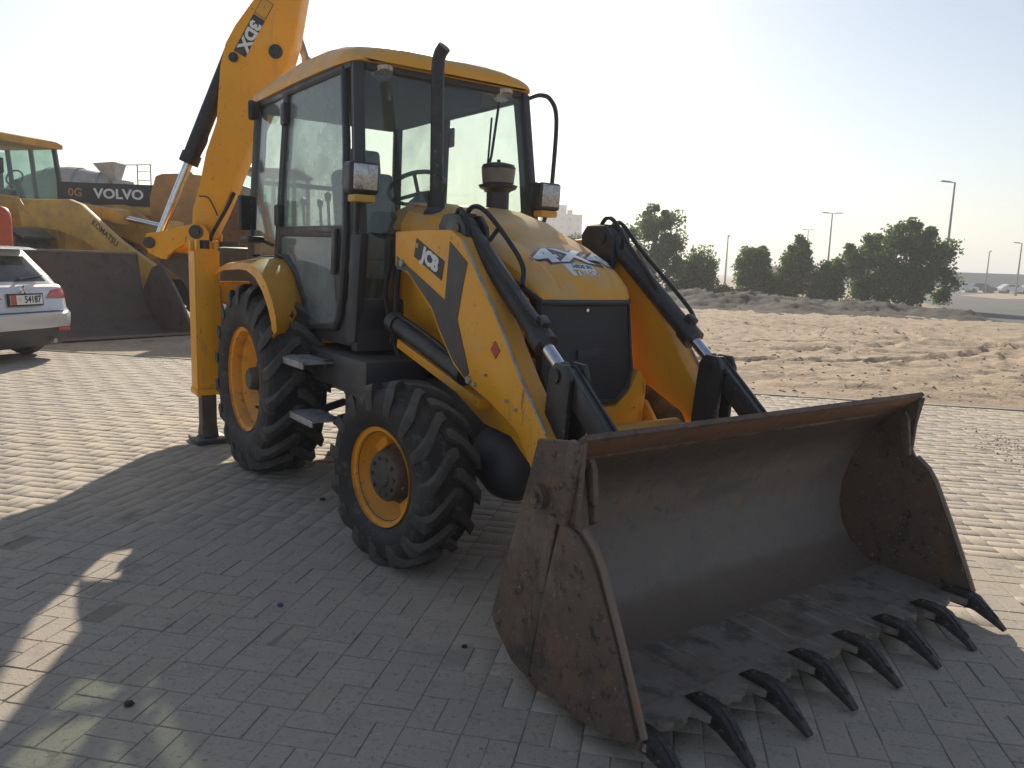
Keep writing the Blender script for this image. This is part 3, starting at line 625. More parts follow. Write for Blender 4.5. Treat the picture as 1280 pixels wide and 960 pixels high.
    b = B(); b.tube(smoothpath([(2.12, sd*0.485, 1.79), (2.20, sd*0.475, 1.865), (2.30, sd*0.455, 1.84), (2.46, sd*0.425, 1.70), (2.60, sd*0.425, 1.57), (2.66, sd*0.465, 1.47)]), .013, 8); b.tube(smoothpath([(2.14, sd*0.545, 1.79), (2.23, sd*0.560, 1.845), (2.42, sd*0.565, 1.68), (2.80, sd*0.565, 1.38), (2.89, sd*0.535, 1.29)]), .012, 8)
    b.tube([(2.40, sd*0.435, 1.76), (2.36, sd*0.465, 1.69)], .012, 8); part(b, 'hose', 'hose', tr)
    # bell crank and bucket link
    b = B()
    for y0, y1 in ((.437, .467), (.541, .566)):
        b.prism([(3.02, 1.10), (3.06, 1.145), (3.14, 1.14), (3.17, 1.08), (3.15, .80), (3.14, .58), (3.02, .60), (2.99, .80)], sd*y0, sd*y1, 'y', .008)
    b.cyl((3.07, sd*.425, 1.085), (3.07, sd*.578, 1.085), .036, 16); part(b, 'bell_crank', 'black')
    b = B()
    for y0, y1 in ((.470, .488), (.520, .538)): b.prism([(3.05, 1.13), (3.11, 1.135), (3.50, .80), (3.53, .72), (3.46, .69), (3.03, 1.06)], sd*y0, sd*y1, 'y', .006)
    b.bar((3.10, sd*.505, 1.112), (3.49, sd*.505, .775), .062, .03); part(b, 'bucket_link', 'black')

# ---- loading bucket
BW = 1.085
prof = [(3.872, 1.0), (3.80, .945), (3.70, .855), (3.61, .74), (3.55, .62), (3.515, .50), (3.51, .38), (3.54, .27), (3.60, .185), (3.68, .13), (3.755, .108)]
def sheet(pts, th):
    out = []
    for i, p in enumerate(pts):
        a, c = pts[max(0, i-1)], pts[min(len(pts)-1, i+1)]; d = Vector((c[0]-a[0], c[1]-a[1])).normalized(); n = Vector((d.y, -d.x)); out.append((p[0]+n.x*-th, p[1]+n.y*-th) if False else (p[0]-abs(n.x)*th*(1 if n.x else 0), p[1]-abs(n.y)*th))
    return out
def swept(b, pts, th, y0, y1, ny=24, wob=.004):
    rgw = random.Random(11); outer = sheet(pts, th); sec = list(pts)+outer[::-1]; secs = []
    for k in range(ny+1):
        y = y0+(y1-y0)*k/ny; q = []
        for i, (x, z) in enumerate(sec):
            w = 0 if k in (0, ny) else wob*noise.noise(Vector((x*2.2, y*2.6, z*2.2+3)))
            q.append((x+w, y, z+w))
        secs.append(q)
    b.loft(secs)
b = B(); swept(b, prof, .018, -BW+.01, BW-.01); bucket = part(b, 'bucket', 'rust_inner', smooth=30)
b = B(); b.box((3.862, 0, 1.004), (.05, 2*BW-.006, .022), (0, R(-35), 0), .006); b.tube([(3.74, -BW+.02, .93), (3.74, BW-.02, .93)], .035, 10); part(b, 'top_rail', 'rust', bucket)
b = B(); swept(b, [(3.752, .1095), (3.85, .106), (4.0, .104), (4.10, .103)], .018, -BW+.012, BW-.012, 20, .002); part(b, 'bucket_floor', 'worn', bucket)
# lip with worn scallops between the teeth
TY = [-1.035+i*.2957 for i in range(8)]
rg = random.Random(4); lp = [(4.06, -BW+.013)]
fr = []
for i, y in enumerate(TY):
    fr += [(4.21, max(-BW+.013, y-.042)), (4.225, max(-BW+.02, y-.032)), (4.225, min(BW-.02, y+.032)), (4.21, min(BW-.013, y+.042))]
    if i < 7: fr += [(4.160+rg.uniform(-.008, .004), y+.058), (4.150+rg.uniform(-.006, .006), y+.075), (4.168+rg.uniform(-.006, .008), y+.095)]+[(4.180+.012*math.sin(q*2.4+i)+rg.uniform(-.006, .006), y+.115+q*.016) for q in range(5)]+[(4.172+rg.uniform(-.008, .006), y+.205), (4.152+rg.uniform(-.006, .006), y+.225), (4.158, y+.240)]
fr = sorted(set(fr), key=lambda p: p[1])
b = B(); b.prism([(4.06, -BW+.013)]+fr+[(4.06, BW-.013)], .085, .112, 'z', 0); part(b, 'cutting_lip', 'worn', bucket)
b = B()
b.prism([(-.11, .112), (-.085, .130), (-.02, .138), (.035, .134), (.06, .112), (.02, .108)], -.030, .030, 'y', .004, 1)      # upper strap of the adapter
b.prism([(-.06, .070), (.03, .066), (.07, .084), (.05, .098), (-.03, .086)], -.028, .028, 'y', .004, 1)                    # lower strap
b.loft([[(.020, -.036, .074), (.020, .036, .074), (.020, .034, .135), (.020, -.034, .135)], [(.060, -.034, .066), (.060, .034, .066), (.058, .030, .126), (.058, -.030, .126)], [(.125, -.026, .036), (.125, .026, .036), (.130, .020, .068), (.130, -.020, .068)], [(.182, -.019, .006), (.182, .019, .006), (.186, .015, .016), (.186, -.015, .016)]], bev=.003)
b.loft([[(.04, -.007, .132), (.04, .007, .132), (.04, .004, .142), (.04, -.004, .142)], [(.150, -.005, .050), (.150, .005, .050), (.152, .003, .060), (.152, -.003, .060)]])
for x in (-.065, -.025): b.lathe([(0, .010), (.009, .008), (.013, 0)], (x, 0, .132), (-.15, 0, 1), 8)
b.cyl((.045, -.040, .10), (.045, .040, .10), .010, 8)
tooth = part(b, 'tooth', 'tooth', bucket, smooth=30, loc=(4.20, TY[0], 0))
for y in TY[1:]:
    t = tooth.copy(); C.objects.link(t); t.location = (4.20+random.uniform(-.006, .006), y, 0); t.rotation_euler = (random.uniform(-.05, .05), random.uniform(-.03, .03), random.uniform(-.06, .06))
# side plates
SPL = [(3.875, 1.002), (3.63, .965), (3.585, .82), (3.375, .215), (3.41, .16), (3.52, .075), (3.68, .035), (3.95, .055), (4.205, .085), (4.21, .125), (4.145, .27), (4.075, .42), (3.985, .60), (3.945, .655), (3.885, .70), (3.862, .735), (3.868, .87)]
for sd in (-1, 1):
    b = B(); b.prism(SPL, sd*BW, sd*(BW-.022), 'y', .004, 1); sp = part(b, 'side_plate', 'rust', bucket)
    b = B(); b.prism([(3.80, .715), (3.885, .69), (3.94, .645), (3.98, .59), (4.07, .42), (4.14, .27), (4.20, .12), (4.10, .075), (3.85, .055), (3.66, .10), (3.72, .42)], sd*(BW+.001), sd*(BW+.022), 'y', .007); part(b, 'wear_plate', 'rust', sp)
    b = B(); b.bar((3.855, sd*(BW+.012), 1.0), (3.80, sd*(BW+.012), .70), .026, .05); b.bar((3.76, sd*(BW+.010), .72), (3.63, sd*(BW+.010), .08), .024, .045); part(b, 'edge_bar', 'rust', sp)
    b = B(); b.cyl((3.665, sd*(BW-.005), .765), (3.665, sd*(BW+.028), .765), .045, 18); b.cyl((3.665, sd*(BW+.02), .765), (3.665, sd*(BW+.04), .765), .024, 12); part(b, 'plug', 'rust', sp)
    b = B(); b.tube([(p[0]+.004, sd*(BW-.011), p[1]) for p in ((3.885, .705), (3.945, .66), (3.985, .605), (4.075, .425), (4.145, .275), (4.21, .13))], .0135, 6); part(b, 'bare_edge', 'edge', sp)
    # brace across the inner top corner
    b = B(); b.prism([(3.84, .93), (3.86, .90), (3.885, .72), (3.855, .70), (3.82, .88)], sd*(BW-.06), sd*(BW-.085), 'y', .005); part(b, 'corner_brace', 'rust', sp)
b = B(); 
for y in (-.62, -.46, .46, .62): b.prism([(3.60, .78), (3.50, .76), (3.40, .46), (3.42, .30), (3.50, .27), (3.485, .5)], y-.012, y+.012, 'y', .004)
part(b, 'hanger_lug', 'rust', bucket)

# ---- cab
b = B(); b.prism([(-.95, 1.50), (-.95, 1.02), (.28, 1.02), (1.12, 1.02), (1.22, 1.12), (1.22, 1.30), (1.06, 1.32), (.95, 1.12), (.40, 1.10), (.25, 1.32), (.05, 1.50), (-.2, 1.57), (-.95, 1.57)], -.69, .69, 'y', .015); part(b, 'cab_base', 'cab')
b = B(); b.box((1.17, -.52, 1.16), (.10, .34, .34), bev=.03); b.box((1.18, .52, 1.16), (.10, .34, .34), bev=.03); b.box((1.12, -.40, 1.52), (.10, .06, .50)); b.box((1.12, .40, 1.52), (.10, .06, .50)); b.box((1.05, 0, 1.50), (.06, .80, .60)); part(b, 'front_cowl', 'plastic')
for sd in (-1, 1):
    b = B(); b.bar((1.215, sd*.665, 1.72), (1.075, sd*.625, 2.765), .075, .10, .02); b.bar((1.215, sd*.665, 1.74), (1.16, sd*.68, 1.05), .07, .10, .02); part(b, 'front_pillar', 'cab')
    b = B(); b.bar((-.19, sd*.69, 1.52), (-.06, sd*.645, 2.765), .06, .075, .015); part(b, 'middle_pillar', 'cab')
    b = B(); b.bar((-.93, sd*.66, 1.50), (-.80, sd*.615, 2.765), .08, .09, .02); part(b, 'rear_pillar', 'cab')
    b = B(); b.bar((-.84, sd*.63, 2.775), (1.08, sd*.635, 2.775), .07, .07, .015); part(b, 'roof_rail', 'cab')
b = B(); b.bar((1.075, -.63, 2.77), (1.075, .63, 2.77), .07, .08, .015); b.bar((-.81, -.62, 2.77), (-.81, .62, 2.77), .07, .07, .015); b.bar((-.92, -.64, 1.55), (-.92, .64, 1.55), .07, .07); b.bar((-.86, -.64, 2.18), (-.86, .64, 2.18), .035, .04); b.bar((-.87, .28, 2.75), (-.9, .28, 1.57), .04, .04)
part(b, 'cross_beam', 'cab')
# roof: domed shell with turned-down edge, and its dark underside
def roofsec(x, hw, top, bot, dip=0):
    n = 9; q = []
    for i in range(n):
        u = -1+2*i/(n-1); q.append((x, u*hw*.90, top-.055*abs(u)**3-dip*(1-abs(u))**1.0))
    g = min(.08, (top-.06-bot)*.8)
    return [(x, -hw, bot)]+[(x, -hw*1.0, bot+g*.5), (x, -hw*.965, bot+g)]+q+[(x, hw*.965, bot+g), (x, hw, bot+g*.5), (x, hw, bot)]
RS = [(-.97, .62, 2.88, 2.80), (-.95, .655, 2.905, 2.79), (-.85, .675, 2.945, 2.79), (-.4, .685, 2.985, 2.79), (.1, .69, 3.0, 2.79), (.6, .69, 2.985, 2.785), (.90, .688, 2.955, 2.778), (1.06, .68, 2.925, 2.772), (1.13, .66, 2.895, 2.772), (1.16, .63, 2.865, 2.775), (1.165, .60, 2.83, 2.785)]
b = B(); b.loft([roofsec(*r, .02 if r[0] > .5 else 0) for r in RS]); roof = part(b, 'roof', 'bonnet', smooth=40)
b = B(); b.prism([(-.92, -.60), (-.85, -.64), (1.05, -.64), (1.13, -.58), (1.13, .58), (1.05, .64), (-.85, .64), (-.92, .60)], 2.735, 2.786, 'z', .01); part(b, 'roof_lining', 'liner', roof)
for y in (-.46, .46):
    b = B(); b.lathe([(0, .035), (.06, .03), (.075, .01), (.07, -.02)], (1.085, y, 2.748), (.45, 0, -.9), 20); lt = part(b, 'roof_lamp', 'lens', roof)
b = B(); b.lathe([(0, .03), (.07, .025), (.08, 0), (.06, -.06), (0, -.08)], (-.72, -.72, 2.72), (-.3, -1, 0), 20); b.bar((-.72, -.66, 2.76), (-.72, -.72, 2.74), .03, .03); part(b, 'rear_lamp', 'black', roof)
# panes
def pane(name, pts, m, parent=None, th=.006):
    p = [Vector(q) for q in pts]; n = (p[1]-p[0]).cross(p[2]-p[0]).normalized()*th/2
    b = B(); k = len(p); b.mesh([q+n for q in p]+[q-n for q in p], [tuple(range(k)), tuple(range(2*k-1, k-1, -1))]+[(i, i+k, (i+1) % k+k, (i+1) % k) for i in range(k)]); return part(b, name, m, parent)
pane('windscreen', [(1.235, -.63, 1.74), (1.235, .63, 1.74), (1.10, .60, 2.76), (1.10, -.60, 2.76)], 'glass_front')
for sd in (-1, 1):
    pane('lower_front_pane', [(1.21, sd*.63, 1.33), (1.21, sd*.42, 1.33), (1.235, sd*.42, 1.72), (1.235, sd*.63, 1.72)], 'glass_front')
    pane('rear_side_pane', [(-.92, sd*.672, 1.59), (-.22, sd*.70, 1.59), (-.085, sd*.655, 2.755), (-.80, sd*.63, 2.755)], 'glass')
    # door
    ys = lambda z: sd*(.705-.045*max(0, z-1.6)/1.2)
    out = [(-.005, 2.745), (.965, 2.745), (1.04, 2.3), (1.085, 1.76), (1.05, 1.45), (1.0, 1.20), (.93, 1.13), (.52, 1.10), (.44, 1.14), (.37, 1.30), (.22, 1.47), (.02, 1.575), (-.13, 1.60)]
    b = B(); b.tube([(x, ys(z), z) for x, z in out], .026, 8, True); b.bar((-.10, ys(1.76), 1.765), (1.07, ys(1.745), 1.745), .04, .075, .012)
    b.prism([(.93, 1.78), (1.09, 1.78), (1.06, 1.40), (1.01, 1.20), (.93, 1.32), (.90, 1.5)], sd*.688, sd*.712, 'y', .01)
    door = part(b, 'door', 'cab')
    pane('upper_pane', [(x, ys(z), z) for x, z in ((-.09, 1.80), (1.06, 1.78), (1.03, 2.3), (.955, 2.73), (0.0, 2.73))], 'glass_door' if sd < 0 else 'glass_front', door)
    pane('lower_pane', [(x, ys(z), z) for x, z in ((-.09, 1.60), (.04, 1.575), (.23, 1.48), (.385, 1.31), (.455, 1.15), (.53, 1.12), (.91, 1.15), (1.0, 1.40), (1.05, 1.72), (-.10, 1.735))], 'glass_door' if sd < 0 else 'glass_front', door)
    b = B(); b.bar((.99, sd*.735, 1.76), (.97, sd*.735, 1.47), .03, .06, .02); b.bar((.99, sd*.715, 1.74), (.99, sd*.735, 1.74), .05, .05); b.bar((.62, sd*.715, 1.765), (.98, sd*.715, 1.75), .02, .035); part(b, 'handle', 'black', door)
    for z in (1.88, 2.60):
        b = B(); x = -.125+(z-1.6)*.105; b.box((x, ys(z)-sd*-.03, z), (.09, .05, .16), bev=.02); part(b, 'hinge', 'black', door)
pane('rear_pane', [(-.925, -.62, 1.60), (-.925, .62, 1.60), (-.80, .58, 2.74), (-.80, -.58, 2.74)], 'glass_front')
# interior
b = B(); b.box((.10, 0, 1.50), (.52, .52, .14), bev=.05, seg=3); b.box((-.15, 0, 1.90), (.14, .50, .74), (0, R(-10), 0), .05, 3); b.box((-.20, 0, 2.34), (.10, .28, .20), (0, R(-10), 0), .04, 3); seat = part(b, 'seat', 'seat')
b = B(); b.box((.10, 0, 1.30), (.4, .4, .3)); part(b, 'seat_pedestal', 'plastic', seat)
b = B(); b.bar((.98, 0, 1.45), (.78, 0, 2.02), .16, .20, .04); b.box((1.02, .0, 1.80), (.20, .95, .16), (0, R(12), 0), .04); part(b, 'dashboard', 'plastic')
b = B(); c = Vector((.70, 0, 2.09)); t1 = Vector((.86, 0, .50)).normalized(); t2 = Vector((0, 1, 0))
b.tube([c+.20*(math.cos(a)*t1+math.sin(a)*t2) for a in np.linspace(0, 2*math.pi, 33)[:-1]], .016, 8, True)
for a in (90, 210, 330): b.tube([c-Vector((-.03, 0, .04)), c+.19*(math.cos(R(a))*t1+math.sin(R(a))*t2)], .014, 8)
b.tube([c+Vector((.03, 0, -.04)), (.80, 0, 1.95)], .03, 8); b.lathe([(0, .06), (.025, .05), (.028, 0)], c+Vector((-.1, .16, -.05)), (-.5, 0, .86), 10); part(b, 'steering_wheel', 'plastic')
b = B()
for y in (-.50, .50): b.box((.0, y, 1.56), (.7, .16, .42), bev=.03)
for x, y in ((-.3, -.44), (-.3, -.3), (.35, -.5), (-.35, .4)): b.tube([(x, y, 1.6), (x-.05, y, 2.0)], .012, 8); b.lathe([(0, .05), (.025, .03), (.02, -.02)], (x-.05, y, 2.0), (0, 0, 1), 10)
part(b, 'side_console', 'cab')
b = B(); b.bar((1.04, -.34, 2.70), (1.0, .34, 2.70), .02, .14, .01); part(b, 'sun_visor', 'liner')
# wiper
b = B(); b.tube([(1.19, .36, 2.66), (1.235, .28, 2.30), (1.25, .24, 2.18)], .009, 6); b.tube([(1.195, .30, 2.55), (1.262, .22, 2.05)], .007, 6); part(b, 'wiper', 'black')
# work lamps on the front corners
for sd in (-1, 1):
    b = B(); b.box((1.30, sd*.70, 2.055), (.13, .19, .19), (0, R(3), 0), .03, 3); hl = part(b, 'work_lamp', 'black')
    b = B(); b.box((1.368, sd*.70, 2.058), (.012, .155, .150), (0, R(3), 0), .012); part(b, 'lens', 'lens', hl)
    b = B(); b.box((1.31, sd*.70, 1.935), (.10, .14, .045), (0, 0, 0), .012); part(b, 'indicator', 'gold', hl)
    b = B(); b.bar((1.28, sd*.70, 1.98), (1.20, sd*.66, 1.90), .03, .03); b.tube([(1.30, sd*.72, 1.96), (1.24, sd*.70, 1.74)], .015, 8); part(b, 'lamp_bracket', 'black', hl)
b = B(); b.tube(smoothpath([(1.09, .66, 2.74), (1.14, .74, 2.77), (1.19, .80, 2.74), (1.24, .82, 2.60), (1.30, .76, 2.20), (1.31, .74, 2.12)]), .016, 8); part(b, 'mirror_arm', 'black')
b = B(); b.box((-.42, -.86, 1.90), (.05, .14, .26), (0, 0, R(20)), .015); b.tube([(-.42, -.86, 1.90), (-.40, -.82, 1.72), (-.30, -.70, 1.66)], .013, 8); b.box((-.40, -.83, 1.70), (.22, .13, .05), bev=.02); part(b, 'rear_mirror', 'black')
# exhaust and pre-cleaner
b = B(); b.tube([(1.46, -.27, 1.80), (1.45, -.27, 2.72), (1.45, -.267, 2.78), (1.462, -.26, 2.82), (1.49, -.25, 2.85)], .040, 18); b.cyl((1.46, -.27, 1.84), (1.458, -.27, 1.98), .055, 18); b.lathe([(.05, .03), (.075, .0), (.08, -.02)], (1.46, -.27, 1.88), (0, 0, 1), 20); part(b, 'exhaust_pipe', 'black')
b = B(); b.lathe([(0, 0), (.072, 0), (.072, .14), (.080, .15), (.115, .165), (.125, .185), (.110, .19), (.0, .19)], (1.56, .12, 1.88), (0, 0, 1), 28); pc = part(b, 'pre_cleaner', 'black')
b = B(); b.lathe([(.085, .19), (.10, .20), (.108, .28), (.10, .295), (.0, .30)], (1.56, .12, 1.88), (0, 0, 1), 28); part(b, 'bowl', 'beige', pc)
b = B(); b.lathe([(.102, .285), (.110, .29), (.100, .312), (.05, .325), (.012, .327), (.012, .345), (0, .347)], (1.56, .12, 1.88), (0, 0, 1), 28); part(b, 'lid', 'black', pc)

# ---- rear fenders
AR = [(-.80, 1.50), (-.55, 1.545), (-.2, 1.565), (-.05, 1.56), (.10, 1.515), (.22, 1.42), (.30, 1.30), (.34, 1.20), (.345, 1.08)]
OUTR = [(-.78, 1.47), (-.55, 1.51), (-.15, 1.525), (.05, 1.52), (.24, 1.475), (.40, 1.385), (.52, 1.27), (.58, 1.18), (.60, 1.08)]
for sd in (-1, 1):
    secs = []
    for (xi, zi), (xo, zo) in zip(AR, OUTR):
        xm, zm = (xi+xo)/2+.02, (zi+zo)/2+.015
        secs.append([(xi, sd*.70, zi), (xm, sd*.85, zm), (xo, sd*.985, zo), (xo-.03, sd*1.005, zo-.05), (xo-.045, sd*.99, zo-.055), (xo-.025, sd*.965, zo-.025), (xm-.02, sd*.84, zm-.03), (xi-.02, sd*.70, zi-.03)])
    b = B(); b.loft(secs, bev=0); fd = part(b, 'rear_fender', 'yellow', smooth=40)
    b = B(); b.prism([(-.75, 1.49), (-.1, 1.53), (.15, 1.45), (.28, 1.28), (.32, 1.08), (.18, 1.2), (0, 1.36), (-.3, 1.44), (-.7, 1.40)], sd*.71, sd*.69, 'y', 0); part(b, 'mud_flap', 'plastic', fd)

# ---- rear frame, stabilisers, kingpost
b = B(); b.box((-1.02, 0, 1.26), (.12, 1.9, .14)); b.box((-1.02, 0, .80), (.12, 1.9, .14)); b.box((-.9, 0, .95), (.2, .8, .5)); part(b, 'rear_frame', 'yellow')
for sd in (-1, 1):
    b = B()
    b.prism([(-1.12, 1.60), (-1.12, .42), (-.93, .40), (-.93, 1.60)], sd*1.135, sd*1.115, 'y', .003)
    b.prism([(-1.12, 1.60), (-1.12, .42), (-.93, .40), (-.93, 1.60)], sd*.955, sd*.935, 'y', .003)
    b.box((-.938, sd*1.035, 1.02), (.018, .17, 1.20), bev=.003); b.box((-1.112, sd*1.035, 1.02), (.018, .17, 1.20), bev=.003)
    b.box((-1.08, sd*1.035, 1.64), (.06, .2, .09), bev=.008); b.box((-.965, sd*1.10, 1.63), (.07, .03, .12), bev=.01); b.box((-.965, sd*.96, 1.63), (.07, .03, .12), bev=.01); b.box((-1.02, sd*1.035, .44), (.22, .22, .05), bev=.008)
    leg = part(b, 'stabiliser_leg', 'yellow')
    b = B(); b.box((-1.025, sd*1.035, .42), (.13, .12, .72), bev=.01); b.cyl((-1.0, sd*1.035, 1.62), (-1.0, sd*1.035, 1.69), .04, 12); inn = part(b, 'inner_leg', 'hub', leg)
    b = B(); b.prism([(-.16, -.13), (.16, -.13), (.16, .13), (-.16, .13)], .004, .045, 'z', .012, 2, Matrix.Translation((-1.02, sd*1.035, 0))); b.prism([(-1.12, .05), (-.93, .05), (-.97, .14), (-1.08, .14)], sd*1.10, sd*.97, 'y', .008); part(b, 'foot', 'hub', leg)
    b = B(); b.prism([(.46, 1.36), (.94, 1.36), (.94, .66), (.68, .66), (.64, .86), (.60, 1.10), (.50, 1.20), (.42, 1.30)], -1.0, -.985, 'x', .004, 1, Matrix.Identity(4) if sd > 0 else Matrix.Scale(-1, 4, (0, 1, 0)))
    gp_ = part(b, 'frame_plate', 'yellow')
    b = B(); b.box((-.98, sd*.80, 1.18), (.02, .10, .04), bev=.004); b.tube([(-.975, sd*(.60-.12*math.cos(a)), 1.28-.12*math.sin(a)) for a in np.linspace(R(60), R(-60), 9)], .012, 6); part(b, 'frame_trim', 'hub', gp_)
kp = w2m(-2.62, 7.30, 0)
b = B(); b.box((-1.18, 0, 1.26), (.10, 1.9, .10)); b.box((-1.18, 0, .76), (.10, 1.9, .10)); part(b, 'slide_rail', 'black')
b = B(); b.box((kp.x, kp.y, 1.20), (.26, .30, .90), bev=.04); b.cyl((kp.x-.12, kp.y, .60), (kp.x-.12, kp.y, 1.70), .09, 18); part(b, 'king_post', 'hub')

# ---- backhoe boom, slewed: lies in an upright plane across the view; u = world x, v = height, thickness along world y
def wm(): 
    m = Matrix.Rotation(MANG, 4, 'Z'); m.translation = (MX, MY, 0); return m.inverted()
WM = wm()
def wpart(b, name, m, parent=None, smooth=38):
    bmesh.ops.transform(b.bm, matrix=WM, verts=b.bm.verts); return part(b, name, m, parent, name != 'model_letters', smooth=smooth)
BY = 7.25
BP = [(-2.985, 1.76), (-2.97, 1.98), (-2.905, 2.19), (-2.835, 2.49), (-2.735, 2.76), (-2.715, 2.98), (-2.69, 3.24), (-2.64, 3.43), (-2.55, 3.585), (-2.44, 3.73), (-2.37, 3.82), (-2.22, 4.02), (-2.06, 4.18), (-1.92, 4.20), (-1.88, 4.10), (-1.95, 3.87), (-2.025, 3.47), (-2.085, 3.28), (-2.19, 3.05), (-2.35, 2.71), (-2.47, 2.49), (-2.62, 2.14), (-2.72, 1.92), (-2.82, 1.73), (-2.87, 1.70)]
b = B(); b.prism(BP, BY, BY+.24, 'y', .018); boom = wpart(b, 'boom', 'yellow')
b = B()
for (x, z, r) in ((-2.19, 3.37, .060), (-2.565, 3.31, .042), (-2.13, 3.86, .03), (-2.20, 3.0, .0)):
    if r: b.lathe([(0, .03), (r*.6, .03), (r*.7, .018), (r, .016), (r, -.01)], (x, BY, z), (0, -1, 0), 22)
wpart(b, 'boom_pin', 'black', boom)
b = B(); b.mesh([], []) if False else None
b.tube(smoothpath([(-2.90, BY-.004, 2.10), (-2.82, BY-.004, 2.085), (-2.76, BY-.004, 1.98), (-2.74, BY-.004, 1.93)]), .006, 5); b.tube(smoothpath([(-2.84, BY-.004, 1.80), (-2.82, BY-.004, 1.72), (-2.80, BY-.004, 1.70)]), .006, 5); wpart(b, 'crack', 'black', boom)
b = B(); b.tube(smoothpath([(-2.60, BY+.05, 2.14), (-2.66, BY-.01, 1.98), (-2.74, BY-.02, 1.84), (-2.80, BY-.02, 1.72), (-2.84, BY+.05, 1.55)]), .018, 8); wpart(b, 'boom_hose', 'hose', boom)
# decal along the boom: dark panel, then an outlined box, letters read towards the pivot
pd = Vector((-.262, 0, -.455)).normalized(); pu = Vector((-pd.z, 0, pd.x))   # reading direction (down), letter-up (towards the cab)
if pu.x < 0: pu = -pu
cc = Vector((-2.395, BY, 3.545))
def strip(u0, u1, v0, v1, y0, y1, name, m, par):
    b = B(); q = [cc+pd*u+pu*v for u, v in ((u0, v0), (u1, v0), (u1, v1), (u0, v1))]; b.prism([(p.x, p.z) for p in q], y0, y1, 'y', 0); return wpart(b, name, m, par)
dp = strip(-.125, .235, -.058, .058, BY-.0025, BY-.0005, 'model_plate', 'decalgrey', boom)
tb = text_bm('3DX', .135, .007, .002); mt = Matrix((pd*1.0, pu, pd.cross(pu))).transposed().to_4x4(); mt.translation = cc+pd*.055+Vector((0, -.004, 0)); bmesh.ops.transform(tb.bm, matrix=mt, verts=tb.bm.verts); wpart(tb, 'model_letters', 'white', dp, 20)
o = strip(-.285, -.135, -.058, .058, BY-.0025, BY-.0005, 'model_frame', 'decalgrey', boom); strip(-.28, -.14, -.053, .053, BY-.004, BY-.0027, 'model_panel', 'yellow_dull', o)
b = B(); b.bar((-2.22, BY+.52, 4.12), (-3.16, BY+1.22, 2.02), .17, .22, .02); b.bar((-2.05, BY+.30, 4.10), (-2.22, BY+.56, 4.12), .16, .20, .02); wpart(b, 'dipper_arm', 'yellow')
DBK = [(-2.55, 2.10), (-2.85, 2.16), (-3.15, 2.12), (-3.30, 1.98), (-3.32, 1.80), (-3.28, 1.60), (-3.22, 1.39), (-3.08, 1.22), (-2.88, 1.17), (-2.62, 1.15), (-2.55, 1.35), (-2.65, 1.75)]
b = B(); b.prism(DBK, BY+1.0, BY+1.03, 'y', .006); b.prism(DBK, BY+1.42, BY+1.45, 'y', .006)
sec = DBK[1:10]; inn = [(x+.02, z) for x, z in sec]; b.loft([[(x, y, z) for x, z in sec]+[(x, y, z) for x, z in inn[::-1]] for y in (BY+1.02, BY+1.43)]); wpart(b, 'digging_bucket', 'rust')
# boom foot bracket
b = B(); BR = [(-3.375, 1.745), (-3.16, 1.785), (-2.96, 1.845), (-2.845, 1.84), (-2.80, 1.76), (-2.81, 1.66), (-2.90, 1.60), (-2.985, 1.62), (-3.03, 1.66), (-3.13, 1.60), (-3.20, 1.52), (-3.25, 1.525), (-3.36, 1.575), (-3.40, 1.66)]
b.prism(BR, BY-.055, BY-.015, 'y', .008); b.prism(BR, BY+.25, BY+.29, 'y', .008); sw = wpart(b, 'swing_bracket', 'yellow')
b = B(); b.lathe([(0, .035), (.035, .035), (.04, .02), (.062, .02), (.062, 0)], (-2.915, BY-.055, 1.775), (0, -1, 0), 22); b.cyl((-2.915, BY-.05, 1.775), (-2.915, BY+.29, 1.775), .045, 16); b.lathe([(0, .03), (.03, .03), (.052, .015), (.052, 0)], (-3.345, BY-.055, 1.665), (0, -1, 0), 18); b.cyl((-3.345, BY-.05, 1.665), (-3.345, BY+.29, 1.665), .04, 14); wpart(b, 'bracket_pin', 'hub', sw)
b = B(); b.prism([(-3.36, 1.60), (-3.12, 1.585), (-2.86, 1.58), (-2.74, 1.40), (-2.72, .90), (-2.92, .86), (-2.98, 1.10), (-3.10, 1.32), (-3.30, 1.48)], BY+.04, BY+.22, 'y', .03); wpart(b, 'swing_post', 'hub')
b = B(); p, q = Vector((-3.345, BY+.12, 1.70)), Vector((-2.60, BY+.12, 3.42)); d = (q-p).normalized()
b.cyl(p+d*.78, q, .075, 22); b.cyl(p+d*.76, p+d*.86, .088, 22); b.tube(smoothpath([p+d*.82+Vector((.09, -.05, 0)), p+d*.95+Vector((.12, -.08, 0)), p+d*1.05+Vector((.10, -.08, 0))]), .012, 8); br = wpart(b, 'boom_ram', 'black')
b = B(); b.cyl(p, p+d*.80, .040, 18); wpart(b, 'rod', 'chrome', br)
b = B(); b.cyl((-2.02, BY+.40, 3.38), (-2.16, BY+.34, 3.82), .035, 14); b.cyl((-2.01, BY+.40, 3.33), (-2.03, BY+.40, 3.42), .045, 12); wpart(b, 'dipper_ram', 'steel')
# hoses beside the cab front
b = B(); b.tube(smoothpath([(1.30, -.42, 1.62), (1.40, -.50, 1.45), (1.42, -.52, 1.25), (1.38, -.50, 1.05), (1.45, -.48, .95)]), .016, 8); b.tube(smoothpath([(1.22, -.45, 1.70), (1.30, -.50, 1.55), (1.28, -.52, 1.35), (1.40, -.52, 1.15), (1.62, -.50, 1.10)]), .014, 8); b.tube(smoothpath([(1.26, -.46, 1.60), (1.34, -.47, 1.30), (1.32, -.50, 1.05)]), .012, 8); part(b, 'hydraulic_hose', 'hose')

